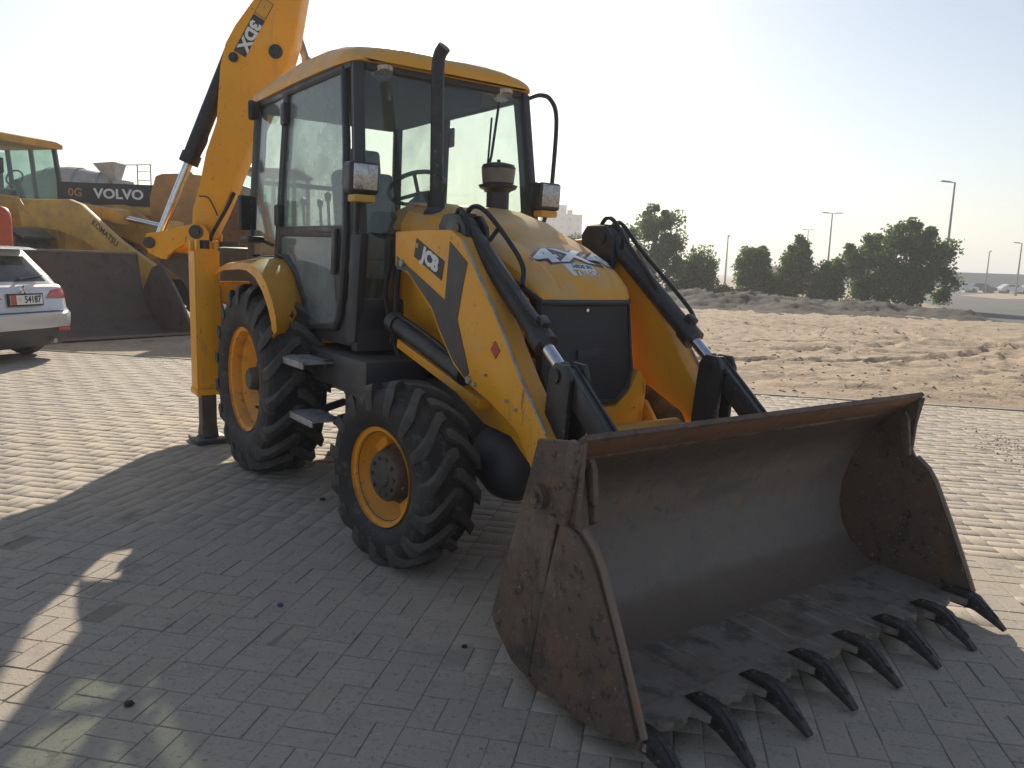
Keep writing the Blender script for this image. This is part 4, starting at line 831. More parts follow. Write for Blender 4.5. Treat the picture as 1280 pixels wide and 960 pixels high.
# ---- bonnet lettering: outlined 4X4 and a white sticker, laid on the curved nose
def bonnet_text(name, txt, size, c, m, bold, wide, off):
    b = text_bm(txt, size, bold, .0); bmesh.ops.delete(b.bm, geom=[f for f in b.bm.faces if f.normal.z < -.5], context='FACES_ONLY') if False else None
    mt = Matrix(((0, -1*0+0, 0), (0, 0, 0), (0, 0, 0)))
    x = Vector((0, 1, 0)); y = Vector((-1, 0, .45)).normalized(); z = x.cross(y)
    m4 = Matrix((x*wide, y, z)).transposed().to_4x4(); m4.translation = Vector(c)
    bmesh.ops.subdivide_edges(b.bm, edges=[e for e in b.bm.edges if e.calc_length() > size*.25], cuts=2)
    bmesh.ops.transform(b.bm, matrix=m4, verts=b.bm.verts); o = b.build(name, m, hood, 60); drape(o, hood, (-.35, 0, -1), off); return o
bonnet_text('bonnet_outline', '4X4', .205, (2.445, .04, 1.70), 'navy', .022, 1.5, .002)
bonnet_text('bonnet_letters', '4X4', .205, (2.445, .04, 1.70), 'white', .007, 1.5, .004)
b = B(); n = 8; vs = []; fs = []
for i in range(n+1):
    for j in range(n+1): vs.append((2.520+.082*i/n, -.06+.20*j/n+.03*(1-i/n)*-1, 1.7))
for i in range(n):
    for j in range(n): a = i*(n+1)+j; fs.append((a, a+1, a+n+2, a+n+1))
b.mesh(vs, fs); stk = b.build('sticker', 'white', hood, 60); drape(stk, hood, (-.2, 0, -1), .0022)
def sticker_text(txt, size, c, m, wide=1.):
    b = text_bm(txt, size, .001, 0); x = Vector((0, 1, 0)); y = Vector((-1, 0, .6)).normalized(); m4 = Matrix((x*wide, y, x.cross(y))).transposed().to_4x4(); m4.translation = Vector(c)
    bmesh.ops.transform(b.bm, matrix=m4, verts=b.bm.verts); o = b.build('sticker_letters', m, hood, 60); drape(o, hood, (-.2, 0, -1), .0036)
sticker_text('HIDE IN', .035, (2.538, .035, 1.68), 'navy', 1.1); sticker_text('TRUCK', .05, (2.578, .05, 1.66), 'gold', 1.1); sticker_text('T', .056, (2.578, -.028, 1.66), 'navy', 1.)

# =================================================================== YELLOW WHEEL LOADER at the left, heading right
def thing(name, loc, rz, label, cat, group=None): return empty(name, loc, rz, label, cat, group)
def simple_wheel(par, x, y, z, Rt, W, rim, rimmat, sd, nl=16, lug=.05):
    b = B(); o = W*.4; b.lathe([(rim+.02, o+.02), (rim+.02, o), (rim-.03, o-.05), (rim-.06, o-.16), (.26, o-.2), (.2, o-.05), (0, o-.04)], (0, 0, 0), (0, -1, 0), 36)
    w = b.build('wheel', rimmat, par); w.location = (x, y, z); w.rotation_euler = (0, 0, 0 if sd < 0 else math.pi)
    ty, tr_ = tyre_bm(Rt, W, rim, nl, lug, .25); bm2 = bpy.data.meshes.new('x'); tr_.bm.to_mesh(bm2); ty.bm.from_mesh(bm2); bpy.data.meshes.remove(bm2); ty.build('tyre', 'rubber', w, 30); return w
hd = Vector((.93, -.37)).normalized(); KA = math.atan2(hd.y, hd.x)
kl = thing('wheel_loader', (-10.35, 18.3, 0), KA, 'big dusty yellow wheel loader with a raised cab, behind the large brown bucket', 'wheel loader'); kl.scale = (1.08, 1.08, 1.08)
for sd in (-1, 1):
    simple_wheel(kl, 0, sd*1.10, .86, .88, .62, .40, 'yellow_dull', sd); simple_wheel(kl, -3.3, sd*1.10, .86, .88, .62, .40, 'yellow_dull', sd)
    b = B(); b.loft([[(.95*math.cos(R(a))*1.0+0, sd*.78, .86+.98*math.sin(R(a))), (.95*math.cos(R(a)), sd*1.45, .86+.98*math.sin(R(a))), (.99*math.cos(R(a)), sd*1.45, .86+1.03*math.sin(R(a))), (.99*math.cos(R(a)), sd*.78, .86+1.03*math.sin(R(a)))] for a in (55, 75, 95, 120, 145, 165)]); part(b, 'front_fender', 'plastic', kl)
    b = B(); b.prism([(-.6, 2.38), (-.14, 2.46), (.33, 2.48), (.9, 2.48), (1.22, 2.38), (2.25, 1.68), (3.06, 1.26), (3.14, 1.1), (2.80, .72), (2.5, .92), (2.0, 1.28), (1.3, 1.65), (.6, 1.85), (-.5, 1.95)], sd*.72, sd*.60, 'y', .02); arm = part(b, 'lift_arm', 'yellow_dull', kl)
    b = B(); b.cyl((-.5, sd*.5, 1.2), (.5, sd*.5, 1.25), .09, 16); lr = part(b, 'lift_ram', 'yellow_dull', kl); b = B(); b.cyl((.5, sd*.5, 1.25), (1.1, sd*.5, 1.3), .05, 12); part(b, 'rod', 'chrome', lr)
lettering('arm_lettering', 'KOMATSU', .17, (1.86, -.724, 1.82), (.83, 0, -.56), (.56, 0, .83), 'ink', kl, .004)
b = B(); b.prism([(2.46, 1.44), (2.55, 1.42), (2.53, 1.18), (2.44, 1.20)], -.7215, -.724, 'y', 0); part(b, 'arm_label', 'white', kl)
b = B(); b.bar((-.2, 0, 2.42), (1.35, 0, 2.22), .24, .24, .03); b.bar((1.32, 0, 2.22), (1.62, 0, 2.17), .32, .30, .05); tr = part(b, 'tilt_ram', 'yellow_dull', kl)
b = B(); b.cyl((1.5, 0, 2.18), (2.95, 0, 1.95), .06, 14); part(b, 'rod', 'chrome', tr)
b = B(); b.prism([(2.2, 1.35), (2.85, 2.12), (3.08, 2.10), (3.05, 1.75), (3.1, 1.05), (2.95, .95), (2.6, 1.4), (2.35, 1.25)], -.12, .12, 'y', .03); part(b, 'bell_crank', 'yellow_dull', kl)
b = B(); b.box((-.2, 0, 1.35), (1.3, .95, 1.1), bev=.05); b.prism([(-.75, 2.5), (.1, 2.5), (.35, 1.6), (.35, .8), (-.75, .8)], -.55, .55, 'y', .04); part(b, 'front_frame', 'yellow_dull', kl)
b = B(); b.box((-3.4, 0, 1.2), (3.4, 1.2, .8), bev=.05); b.prism([(-2.75, 1.4), (-2.75, 2.45), (-4.6, 2.3), (-5.1, 2.1), (-5.1, .9), (-4.6, .8), (-3.0, .8)], -.95, .95, 'y', .08); part(b, 'engine_hood', 'yellow_dull', kl)
b = B(); b.box((-1.95, 0, 1.95), (1.7, 2.2, .35), bev=.04); b.box((-1.95, 0, 1.5), (1.3, 1.4, .7), bev=.04); b.prism([(-1.2, 2.55), (-1.1, 1.9), (-2.8, 1.9), (-2.8, 2.55)], -.90, .90, 'y', .03); part(b, 'cab_base', 'yellow_dull', kl)
b = B()
for x, y in ((-1.22, -.80), (-1.22, .80), (-2.0, -.82), (-2.0, .82), (-2.72, -.78), (-2.72, .78)): b.bar((x+(.06 if x > -1.5 else 0), y, 2.52), (x-.08, y*.94, 3.74), .08, .09, .01)
part(b, 'pillar', 'cab', kl)
b = B(); b.loft([[(x, -hw, z0), (x, -hw, z0+.09), (x, -hw*.8, z1), (x, hw*.8, z1), (x, hw, z0+.09), (x, hw, z0)] for x, hw, z0, z1 in ((-2.95, .80, 3.72, 3.90), (-2.2, .86, 3.72, 3.94), (-1.5, .86, 3.72, 3.92), (-1.08, .80, 3.70, 3.84))]); part(b, 'roof', 'yellow_dull', kl)
def kpane(pts, par=kl, m='glass_far'):
    p = [Vector(q) for q in pts]; n = (p[1]-p[0]).cross(p[2]-p[0]).normalized()*.004; b = B(); k = len(p)
    b.mesh([q+n for q in p]+[q-n for q in p], [tuple(range(k)), tuple(range(2*k-1, k-1, -1))]+[(i, i+k, (i+1) % k+k, (i+1) % k) for i in range(k)]); return part(b, 'pane', m, par)
kpane([(-1.17, -.78, 2.56), (-1.17, .78, 2.56), (-1.30, .74, 3.70), (-1.30, -.74, 3.70)])
for sd in (-1, 1): kpane([(-1.2, sd*.80, 2.56), (-1.98, sd*.82, 2.56), (-2.05, sd*.775, 3.70), (-1.30, sd*.76, 3.70)]); kpane([(-2.02, sd*.82, 2.56), (-2.70, sd*.79, 2.56), (-2.78, sd*.74, 3.70), (-2.1, sd*.775, 3.70)])
kpane([(-2.75, -.76, 2.7), (-2.75, .76, 2.7), (-2.80, .72, 3.65), (-2.80, -.72, 3.65)])
b = B(); b.box((-2.1, 0, 2.70), (.5, .5, .15), bev=.04); b.box((-2.33, 0, 3.0), (.12, .48, .6), bev=.04); part(b, 'seat', 'plastic', kl)
b = B(); b.bar((-1.35, 0, 2.5), (-1.55, 0, 2.95), .1, .1, .02); b.tube([Vector((-1.60, 0, 3.0))+.18*Vector((.5*math.cos(a), math.sin(a), .86*math.cos(a))) for a in np.linspace(0, 2*math.pi, 21)[:-1]], .02, 6, True); part(b, 'steering_wheel', 'plastic', kl)
b = B(); b.tube(smoothpath([(-1.15, -.78, 3.55), (-.75, -1.0, 3.56), (-.52, -1.1, 3.5), (-.50, -1.1, 3.2)]), .02, 6); b.box((-.50, -1.12, 3.12), (.06, .18, .30), bev=.02); b.tube([(-1.15, -.80, 3.15), (-.55, -1.05, 3.14)], .014, 6); part(b, 'mirror', 'black', kl)
b = B(); b.box((-.98, -1.0, 2.48), (.16, .24, .2), bev=.03); hl = part(b, 'headlamp', 'black', kl); b = B(); b.box((-.895, -1.0, 2.48), (.012, .18, .15), bev=.02); part(b, 'lens', 'lens', hl)
b = B(); b.tube([(-1.10, -.85, 2.0), (-1.08, -.86, 2.5), (-1.0, -.86, 2.56), (-.35, -.86, 2.50), (-.10, -.86, 2.2)], .02, 6); part(b, 'handrail', 'yellow_dull', kl)
b = B(); b.tube([(-3.25, .35, 2.4), (-3.25, .35, 4.75)], .07, 12); part(b, 'exhaust_stack', 'yellow_dull', kl)

# loose bucket standing on the yard in front of it
bh = Vector((.83, -.55)).normalized(); BA = math.atan2(bh.y, bh.x)
lb = thing('loader_bucket', (-7.95, 14.51, 0), BA, 'large brown steel loader bucket standing on the yard beside the white car', 'bucket')
kp_ = [(-.94, 1.55), (-.90, 1.25), (-.80, .85), (-.62, .52), (-.42, .27), (-.22, .10), (-.10, .05), (.5, .04), (.95, .035)]
secs = []; outer = [(x-.03, z-.015) for x, z in kp_]
for y in np.linspace(-1.55, 1.55, 15):
    w = lambda x, z: .012*noise.noise(Vector((x*2, y*2, z*2)))
    secs.append([(x+w(x, z), y, z) for x, z in kp_]+[(x+w(x, z), y, z) for x, z in outer[::-1]])
b = B(); b.loft(secs); part(b, 'shell', 'brownsteel', lb)
b = B(); b.box((-.94, 0, 1.565), (.07, 3.12, .05), bev=.008); part(b, 'top_rail', 'edge', lb)
for sd in (-1, 1):
    b = B(); b.prism([(-.98, 1.55), (-1.0, 1.0), (-.88, .5), (-.6, .15), (-.2, .005), (.95, .005), (.95, .10), (.56, .70), (.06, 1.36), (-.02, 1.385), (-.38, 1.30), (-.74, .80), (-.84, 1.1), (-.91, 1.55)], sd*1.575, sd*1.545, 'y', .006); sp = part(b, 'side_plate', 'brownsteel', lb)
    b = B(); b.tube([(.0, sd*1.56, 1.37), (.56, sd*1.56, .69), (.94, sd*1.56, .10)], .026, 6); part(b, 'edge_bar', 'edge', sp)
b = B(); b.box((.92, 0, .055), (.18, 3.06, .035), bev=.006); part(b, 'cutting_edge', 'edge', lb)

# =================================================================== ORANGE EARTHMOVER behind, seen from its right side
va = math.atan2(.06, 1)
vo = thing('wheeled_excavator', (-8.6, 19.6, 0), va, 'faded orange earthmover with white lettering on its dark side band, behind the yellow wheel loader', 'earthmover')
b = B(); b.prism([(-2.3, 1.35), (-2.3, 2.98), (-.15, 3.02), (-.15, 1.35)], -.75, 1.3, 'y', .04); part(b, 'rear_hood', 'orange', vo)
b = B(); b.box((-1.13, -.76, 2.92), (2.28, .03, .50), bev=.006); bd = part(b, 'side_band', 'ink', vo)
lettering('band_lettering', 'VOLVO', .31, (-.86, -.778, 2.92), (1, 0, 0), (0, 0, 1), 'white', bd, .010, 1.1); lettering('band_number', '0G', .26, (-1.86, -.778, 2.93), (1, 0, 0), (0, 0, 1), 'orange', bd, .006)
b = B(); b.box((-1.13, -.74, 2.55), (2.3, .06, .18), bev=.01); part(b, 'side_sill', 'yellow_dull', vo)
b = B(); b.prism([(-.15, 1.5), (-.15, 2.9), (.0, 3.38), (.15, 3.44), (.66, 3.47), (.70, 3.52), (.82, 3.52), (.86, 3.46), (1.6, 3.38), (1.85, 3.30), (1.85, 1.5)], -.80, 1.3, 'y', .05); part(b, 'engine_hood', 'orange', vo)
b = B(); b.prism([(-2.2, 1.40), (-2.2, .95), (4.2, .95), (4.2, 1.6), (1.9, 1.75), (1.85, 2.15), (-.1, 2.2)], -.82, 1.2, 'y', .04); part(b, 'lower_frame', 'orange', vo)
for x in (1.93, 2.32, 3.2):
    for y in (-.72, .9): b = B(); b.bar((x, y, 1.7), (x, y, 3.60), .09, .11, .01); part(b, 'cab_pillar', 'orange', vo)
b = B(); b.box((2.55, .1, 3.63), (1.5, 1.85, .09), bev=.03); part(b, 'cab_roof', 'orange', vo)
b = B(); b.box((2.55, .1, 1.75), (1.4, 1.75, .85), bev=.03); part(b, 'cab_base', 'orange', vo)
for y in (-.73, .91): kpane([(1.95, y, 2.17), (3.2, y, 2.17), (3.2, y, 3.58), (1.95, y, 3.58)], vo)
b = B(); b.box((2.2, .2, 2.55), (.35, .5, .8), bev=.05); part(b, 'seat', 'plastic', vo)
for x in (-1.2, 1.5): simple_wheel(vo, x, -.80, 1.0 if x < 0 else 1.08, 1.03 if x < 0 else 1.12, .6, .42, 'orange', -1, 14); simple_wheel(vo, x, 1.2, 1.0 if x < 0 else 1.08, 1.03 if x < 0 else 1.12, .6, .42, 'orange', 1, 14)

# =================================================================== CONCRETE MIXER LORRY far behind
mx = thing('mixer_truck', (-16.7, 31, .35), 0, 'dusty grey concrete mixer drum with a loading hopper, showing over the orange earthmover', 'mixer truck')
b = B(); ax = Vector((1, -.05, .22)).normalized()
b.lathe([(0, -2.5), (.7, -2.45), (1.15, -1.6), (1.28, -.6), (1.25, .2), (1.0, 1.1), (.72, 1.8), (.66, 1.95), (.0, 1.95)], (-.9, 0, 3.15), ax, 36); dr = part(b, 'drum', 'mixer', mx)
b = B(); b.lathe([(1.262, .1), (1.19, .6), (1.08, .93), (1.09, .93), (1.20, .6), (1.272, .1)], (-.9, 0, 3.15), ax, 36); part(b, 'painted_band', 'concrete', dr)
for h, r in ((.95, 1.07), (1.75, .76), (-.2, 1.29)):
    b = B(); b.lathe([(r, h-.04), (r+.03, h-.03), (r+.03, h+.03), (r, h+.04)], (-.9, 0, 3.15), ax, 36); part(b, 'drum_ring', 'galv', dr)
b = B(); b.loft([[(.85, -.2, 3.95), (.85, .2, 3.95), (1.15, .2, 3.9), (1.15, -.2, 3.9)], [(.45, -.5, 4.56), (.45, .5, 4.56), (1.25, .5, 4.64), (1.25, -.5, 4.64)]]); part(b, 'hopper', 'mixer', mx)
b = B(); b.bar((1.3, -.3, 1.2), (1.3, -.3, 3.9), .12, .12); b.bar((1.3, .3, 1.2), (1.3, .3, 3.9), .12, .12); b.box((1.35, 0, 3.75), (.5, .7, .45)); part(b, 'hopper_frame', 'mixer', mx)
b = B()
for x in (2.25, 2.75): b.tube([(x, -.7, 1.2), (x, -.7, 4.55)], .025, 6)
for z in np.arange(1.4, 4.5, .32): b.tube([(2.25, -.7, z), (2.75, -.7, z)], .016, 6)
b.tube([(1.6, -.7, 4.5), (2.8, -.7, 4.55)], .02, 6); b.tube([(2.3, -.7, 3.75), (3.1, -.7, 3.75)], .02, 6); part(b, 'ladder', 'galv', mx)
b = B(); b.box((-.5, 0, 1.05), (6.5, .9, .35), bev=.03); part(b, 'chassis', 'black', mx)
b = B(); b.prism([(-3.9, .7), (-3.9, 2.9), (-4.9, 2.9), (-5.4, 2.0), (-5.4, .7)], -1.15, 1.15, 'y', .06); part(b, 'cab', 'mixer', mx)
for x in (-4.4, .2, 1.5):
    for y in (-1.0, 1.0): simple_wheel(mx, x, y, .52, .52, .35, .29, 'galv', -1 if y < 0 else 1, 14, .012)

# =================================================================== WHITE CAR, cut by the left edge of the picture
ca = math.atan2(.20, -.98)
car = thing('parked_car', (-6.78, 10.86, 0), ca, 'silver white hatchback seen from behind at the left edge, with a number plate', 'car')
def outline(z, xr, xf, hw, cr, n=6):
    """rounded plan outline at height z; rear at xr (x grows towards the bonnet)"""
    q = []
    for cx, cy, a0 in ((xr+cr, hw-cr, 90), (xr+cr, -hw+cr, 180), (xf-cr*1.6, -hw+cr, 270), (xf-cr*1.6, hw-cr, 0)):
        f = 1.6 if cx > 0 and cx == xf-cr*1.6 else 1
        for i in range(n+1):
            a = R(a0+90*i/n); q.append((cx+cr*f*math.cos(a), cy+cr*math.sin(a), z))
    return q
b = B(); b.loft([outline(*k) for k in ((.20, .10, 4.18, .80, .20), (.24, .06, 4.22, .84, .22), (.46, .0, 4.26, .875, .22))]); part(b, 'lower_bumper', 'plastic', car)
b = B(); b.loft([outline(*k) for k in ((.462, -.01, 4.27, .882, .22), (.52, -.035, 4.28, .89, .24), (.66, -.04, 4.28, .892, .24), (.69, -.005, 4.27, .89, .23), (.74, .035, 4.26, .885, .22), (.96, .055, 4.2, .88, .24), (1.04, .075, 4.0, .87, .26), (1.08, .12, 3.3, .85, .28))]); body = part(b, 'body', 'carpaint', car, smooth=50)
b = B(); b.loft([outline(*k) for k in ((1.07, .13, 3.15, .84, .28), (1.20, .22, 2.9, .79, .26), (1.45, .44, 2.45, .70, .24), (1.535, .52, 2.25, .665, .22), (1.575, .56, 2.1, .62, .22), (1.60, .70, 1.9, .55, .2))]); gh = part(b, 'cabin', 'carpaint', car, smooth=50)
def on_car(o, tgt, d, off): drape(o, tgt, d, off)
def gridpatch(name, pts4, m, tgt, d, off, par, n=8):
    a, b_, c, e = [Vector(p) for p in pts4]; vs = []; fs = []
    for i in range(n+1):
        for j in range(n+1): u, v = i/n, j/n; vs.append((a*(1-u)+b_*u)*(1-v)+(e*(1-u)+c*u)*v)
    for i in range(n):
        for j in range(n): k = i*(n+1)+j; fs.append((k, k+1, k+n+2, k+n+1))
    b = B(); b.mesh(vs, fs); o = b.build(name, m, par, 60); drape(o, tgt, d, off); return o
rw = gridpatch('rear_window', [(.2, .66, 1.12), (.2, -.66, 1.12), (.2, -.57, 1.47), (.2, .57, 1.47)], 'carglass', gh, (1, 0, 0), .004, car)
b = B(); b.prism([(.30, 1.565), (.44, 1.60), (.80, 1.612), (.80, 1.595), (.50, 1.565)], -.56, .56, 'y', .01); part(b, 'spoiler', 'carpaint', car)
b = B(); b.tube([(.165, -.02, 1.15), (.13, -.03, 1.15)], .02, 8); b.tube([(.145, -.02, 1.155), (.19, -.48, 1.20)], .010, 6); part(b, 'rear_wiper', 'black', rw)
for sd in (-1, 1):
    gridpatch('tail_lamp', [(-.3, sd*.38, .885), (-.3, sd*.875, .875), (-.3, sd*.875, 1.06), (-.3, sd*.50, 1.0)], 'tail', body, (1, 0, 0), .012, car)
    gridpatch('tail_lamp_side', [(-.0, sd*1.2, .89), (.26, sd*1.2, .95), (.20, sd*1.2, 1.04), (.0, sd*1.2, 1.05)], 'tail', body, (0, -sd, 0), .010, car, 4)
    gridpatch('quarter_window', [(.50, sd*1.2, 1.15), (1.3, sd*1.2, 1.12), (1.25, sd*1.2, 1.47), (.66, sd*1.2, 1.46)], 'carglass', gh, (0, -sd, 0), .004, car); gridpatch('side_window', [(1.4, sd*1.2, 1.12), (2.7, sd*1.2, 1.10), (2.2, sd*1.2, 1.46), (1.38, sd*1.2, 1.47)], 'carglass', gh, (0, -sd, 0), .004, car)
    for x in (.80, 3.40): simple_wheel(car, x, sd*.76, .335, .335, .22, .21, 'galv', sd, 20, .006)
b = B(); b.box((.028, 0, .875), (.03, .60, .175), (0, R(4), 0), .006); npl = part(b, 'number_plate', 'ink', car)
b = B(); b.box((.010, 0, .875), (.012, .55, .130), (0, R(4), 0), .003); part(b, 'plate_face', 'white', npl)
b = B(); b.box((.0025, .225, .875), (.004, .09, .128), (0, R(4), 0), 0); part(b, 'plate_badge', 'barrel', npl)
lettering('plate_number', '54187', .135, (.0015, -.10, .875), (0, -1, 0), (0, 0, 1), 'ink', npl, .003, .85); lettering('plate_small', '=', .10, (.0015, .12, .878), (0, -1, 0), (0, 0, 1), 'gold', npl, .0)
for a in (90, 210, 330):
    b = B(); c = Vector((.030, 0, 1.045)); dr_ = [(0, .0), (.022, .035), (0, .075), (-.022, .035)]; rm = Matrix.Rotation(R(a-90), 2)
    b.prism([(-(rm @ Vector(p))[0], (rm @ Vector(p))[1]) for p in dr_], .035, .055, 'x', 0, 1, Matrix.Translation((0, 0, 1.0))); part(b, 'badge', 'chrome', car)
b = B(); b.box((-.005, 0, .70), (.02, 1.3, .012), bev=.003); part(b, 'tailgate_gap', 'plastic', car)
b = B(); b.box((-.02, .62, .43), (.03, .22, .05), bev=.01); b.box((-.02, -.62, .43), (.03, .22, .05), bev=.01); part(b, 'reflector', 'tail', car)
b = B(); b.cyl((.15, -.45, .27), (-.02, -.45, .27), .035, 12); part(b, 'tailpipe', 'steel', car)

# orange post behind the car
b = B(); b.lathe([(0, 2.27), (.05, 2.265), (.12, 2.23), (.16, 2.15), (.17, 2.0), (.17, .02), (0, .02)], (-8.62, 13.2, 0), (0, 0, 1), 28)
o = b.build('traffic_barrel', 'barrel'); tag(o, 'tall orange red drum with a rounded top at the left edge, beyond the white car', 'drum')

# =================================================================== TREES
def tree(name, x, y, parts_, h, label, m='leaf1', n=5200, lean=0, leaf=.20, group='bushy trees in a row along the bank', base=.0):
    """parts_: ellipsoids (dx, dy, z, rx, ry, rz) that make up the crown"""
    rg = random.Random(int(x*100)+int(h*10)); r = thing(name, (x, y, base), 0, label, 'tree' if h > 1.6 else 'bush', group)
    b = B(); stems = []
    k = 3 if h > 2.5 else 2
    for i in range(k):
        a = rg.uniform(0, 6.28); d = rg.uniform(.05, .25); tx, ty = math.cos(a)*d*h*.5, math.sin(a)*d*h*.5
        pts = smoothpath([(math.cos(a)*.12, math.sin(a)*.12, -.3), (tx*.35, ty*.35, h*.25), (tx*.8, ty*.8, h*.5), (tx*1.1, ty*1.1, h*.82)], 4); r0 = .035*h**.8
        b.tube(pts, [r0*(1-.8*i/(len(pts)-1)) for i in range(len(pts))], 7); stems.append(pts)
    for i in range(9 if h > 2 else 4):
        p = rg.choice(stems)[rg.randint(3, 9)]; e = rg.choice(parts_); a = rg.uniform(0, 6.28)
        q = Vector((e[0]+e[3]*.6*math.cos(a), e[1]+e[4]*.6*math.sin(a), e[2]+e[5]*rg.uniform(-.3, .5))); b.tube(smoothpath([p, (p+q)/2+Vector((0, 0, .08*h)), q], 4), [.014*h*.8*(1-.09*j) for j in range(9)], 5)
    b.build('trunk', 'bark', r)
    vol = [e[3]*e[4]*e[5] for e in parts_]; cl = []
    for e, v in zip(parts_, vol):
        for i in range(max(12, int(80*v/sum(vol)))):
            while 1:
                u = Vector((rg.uniform(-1, 1), rg.uniform(-1, 1), rg.uniform(-1, 1)))
                if .25 < u.length < 1: break
            u = u.normalized()*u.length**.45
            cl.append((Vector((e[0]+u.x*e[3]*.93, e[1]+u.y*e[4]*.93, e[2]+u.z*e[5]*.92)), rg.uniform(.55, 1.4)*min(e[3:])*.42, u))
    vs = []; fs = []; cl = [q for q in cl if rg.random() > .13]; per = int(n*2.2)//len(cl)
    for c, rr, u in cl:
        for i in range(int(per*rg.uniform(.6, 1.4))):
            gs = lambda: max(-1.7, min(1.7, rg.gauss(0, 1)))
            p = c+Vector((gs()*rr*.55, gs()*rr*.55, gs()*rr*.5))
            if p.z < .05: continue
            L = leaf*rg.uniform(.55, 1.25); d = Vector((rg.gauss(u.x*.5, .8), rg.gauss(u.y*.5, .8), rg.gauss(.45, .7))).normalized(); w = d.cross(Vector((rg.gauss(0, 1), rg.gauss(0, 1), rg.gauss(0, 1)))).normalized()*L*.30
            k = len(vs); vs += [p-d*L*.5, p+w, p+d*L*.5, p-w]; fs.append((k, k+1, k+2, k+3))
    me = bpy.data.meshes.new('crown'); me.from_pydata(vs, [], fs); me.materials.append(M[m]); o = bpy.data.objects.new('crown', me); C.objects.link(o); o.parent = r
    return r
tree('bushy_tree', 8.4, 48, [(-.3, 0, 3.5, 1.35, 1.2, 1.7), (.5, .2, 3.6, 1.25, 1.2, 1.5), (0, 0, 2.0, 1.6, 1.3, 1.5), (-1.2, 0, 2.4, .9, .9, 1.1), (.9, 0, 1.4, 1.0, 1.0, 1.2), (-.1, 0, 4.7, .7, .7, .8)], 5.5, 'tallest bushy tree, rising behind the black ram on the far side of the yellow machine', n=8500)
tree('bushy_tree', 11.1, 49.5, [(0, 0, 1.7, 1.35, 1.1, 1.3), (-.5, 0, 1.0, 1.1, 1.0, .9), (.5, 0, 1.2, .95, .9, 1.0)], 3.0, 'lower round tree standing against the right side of the tallest tree', n=5200)
tree('bushy_tree', 14.25, 47, [(0, 0, 1.5, 1.0, .95, 1.35), (-.35, 0, 2.2, .75, .7, .95), (.5, 0, 1.0, .85, .8, .9), (.2, .1, 2.6, .6, .6, .7)], 3.2, 'narrow tree left of the slim pointed one, right of a thin lamp post', n=4800)
tree('bushy_tree', 16.85, 47.6, [(0, 0, 1.6, .95, .9, 1.5), (.15, 0, 2.6, .75, .7, 1.05), (-.5, 0, 1.1, .8, .8, .9), (.1, 0, 3.4, .38, .38, .5)], 3.7, 'slim tree with a pointed top in the middle of the row along the bank', n=4800)
tree('bushy_tree', 18.3, 46, [(0, 0, 1.25, .85, .8, 1.15), (.3, 0, 1.9, .7, .7, .75), (-.4, 0, .8, .7, .7, .7)], 2.6, 'smallest tree of the right hand clump, at its left end under a lamp post', n=3400)
tree('bushy_tree', 20.4, 46, [(0, 0, 2.1, 1.35, 1.2, 1.6), (-.4, 0, 3.1, .9, .85, .95), (.5, 0, 1.2, 1.1, 1.0, 1.1), (.6, 0, 3.4, .7, .7, .7)], 4.1, 'middle tree of the right hand clump, between the small tree and the broad one', n=6200)
tree('bushy_tree', 22.15, 44, [(-.5, 0, 2.6, 1.4, 1.25, 1.9), (.6, 0, 2.5, 1.5, 1.3, 1.5), (-.7, 0, 4.0, .8, .8, .85), (.2, 0, 4.2, .75, .7, .65), (1.1, 0, 1.4, 1.3, 1.1, 1.1), (0, 0, 1.2, 1.6, 1.2, 1.0)], 4.9, 'broadest tree, at the right end of the row beside the road', n=9000)
for x, y, lab in ((11.9, 45.5, 'low olive bush on the bank right of the low round tree'), (12.9, 45.8, 'low dry bush on the bank left of the narrow tree'), (15.7, 46.2, 'low bush filling the gap between the narrow tree and the slim one'), (17.6, 45.6, 'low bush at the foot of the smallest tree in the clump')):
    tree('low_bush', x, y, [(0, 0, .35, .75, .6, .45), (.35, 0, .5, .5, .5, .4)], 1.0, lab, 'leaf2', 900, group='low bushes along the bank', leaf=.16)
for x, y, h, lab in ((.6, 82, 6.4, 'leftmost far tree, low beside the beige blocks'), (3.3, 84, 4.8, 'middle far tree in front of the beige blocks'), (6.2, 80, 4.9, 'right far tree in front of the beige blocks')):
    tree('far_tree', x, y, [(0, 0, h*.55, 1.8, 1.4, h*.42), (.8, 0, h*.4, 1.4, 1.2, h*.35)], h, lab, 'leaf2', 2200, group='far trees in front of the beige blocks', leaf=.34)

# =================================================================== FAR THINGS
def lamp_post(x, y, h, two, rz, label):
    r = thing('street_lamp', (x, y, 0), rz, label, 'street lamp', 'street lamps along the road')
    b = B(); b.tube([(0, 0, 0), (0, 0, h)], [.13, .065], 10); b.cyl((0, 0, 0), (0, 0, .5), .17, 10); b.build('pole', 'galv', r)
    for sd in ((-1, 1) if two else (-1,)):
        b = B(); b.tube([(0, 0, h-.05), (sd*.5, 0, h+.02)], .04, 6); b.box((sd*.75, 0, h+.04), (.75, .30, .11), (0, sd*R(-4), 0), .04); b.build('lamp_head', 'galv', r)
lamp_post(35.3, 65, 9.5, False, 0, 'tallest street lamp, single armed, rising out of the broadest tree')
lamp_post(35.5, 90, 8.7, True, 0, 'street lamp with two arms behind the small tree of the right hand clump')
lamp_post(47.6, 130, 9.1, True, .3, 'small distant street lamp with two arms behind the slim tree')
lamp_post(26.6, 100, 6.2, False, 1.4, 'thin distant lamp post between the low round tree and the narrow tree')
lamp_post(71.6, 120, 6.2, False, 1.2, 'faint distant lamp post over the open road, left of the one at the picture edge')
lamp_post(63.6, 100, 6.6, False, .2, 'street lamp nearest the right edge of the picture, over the open road')
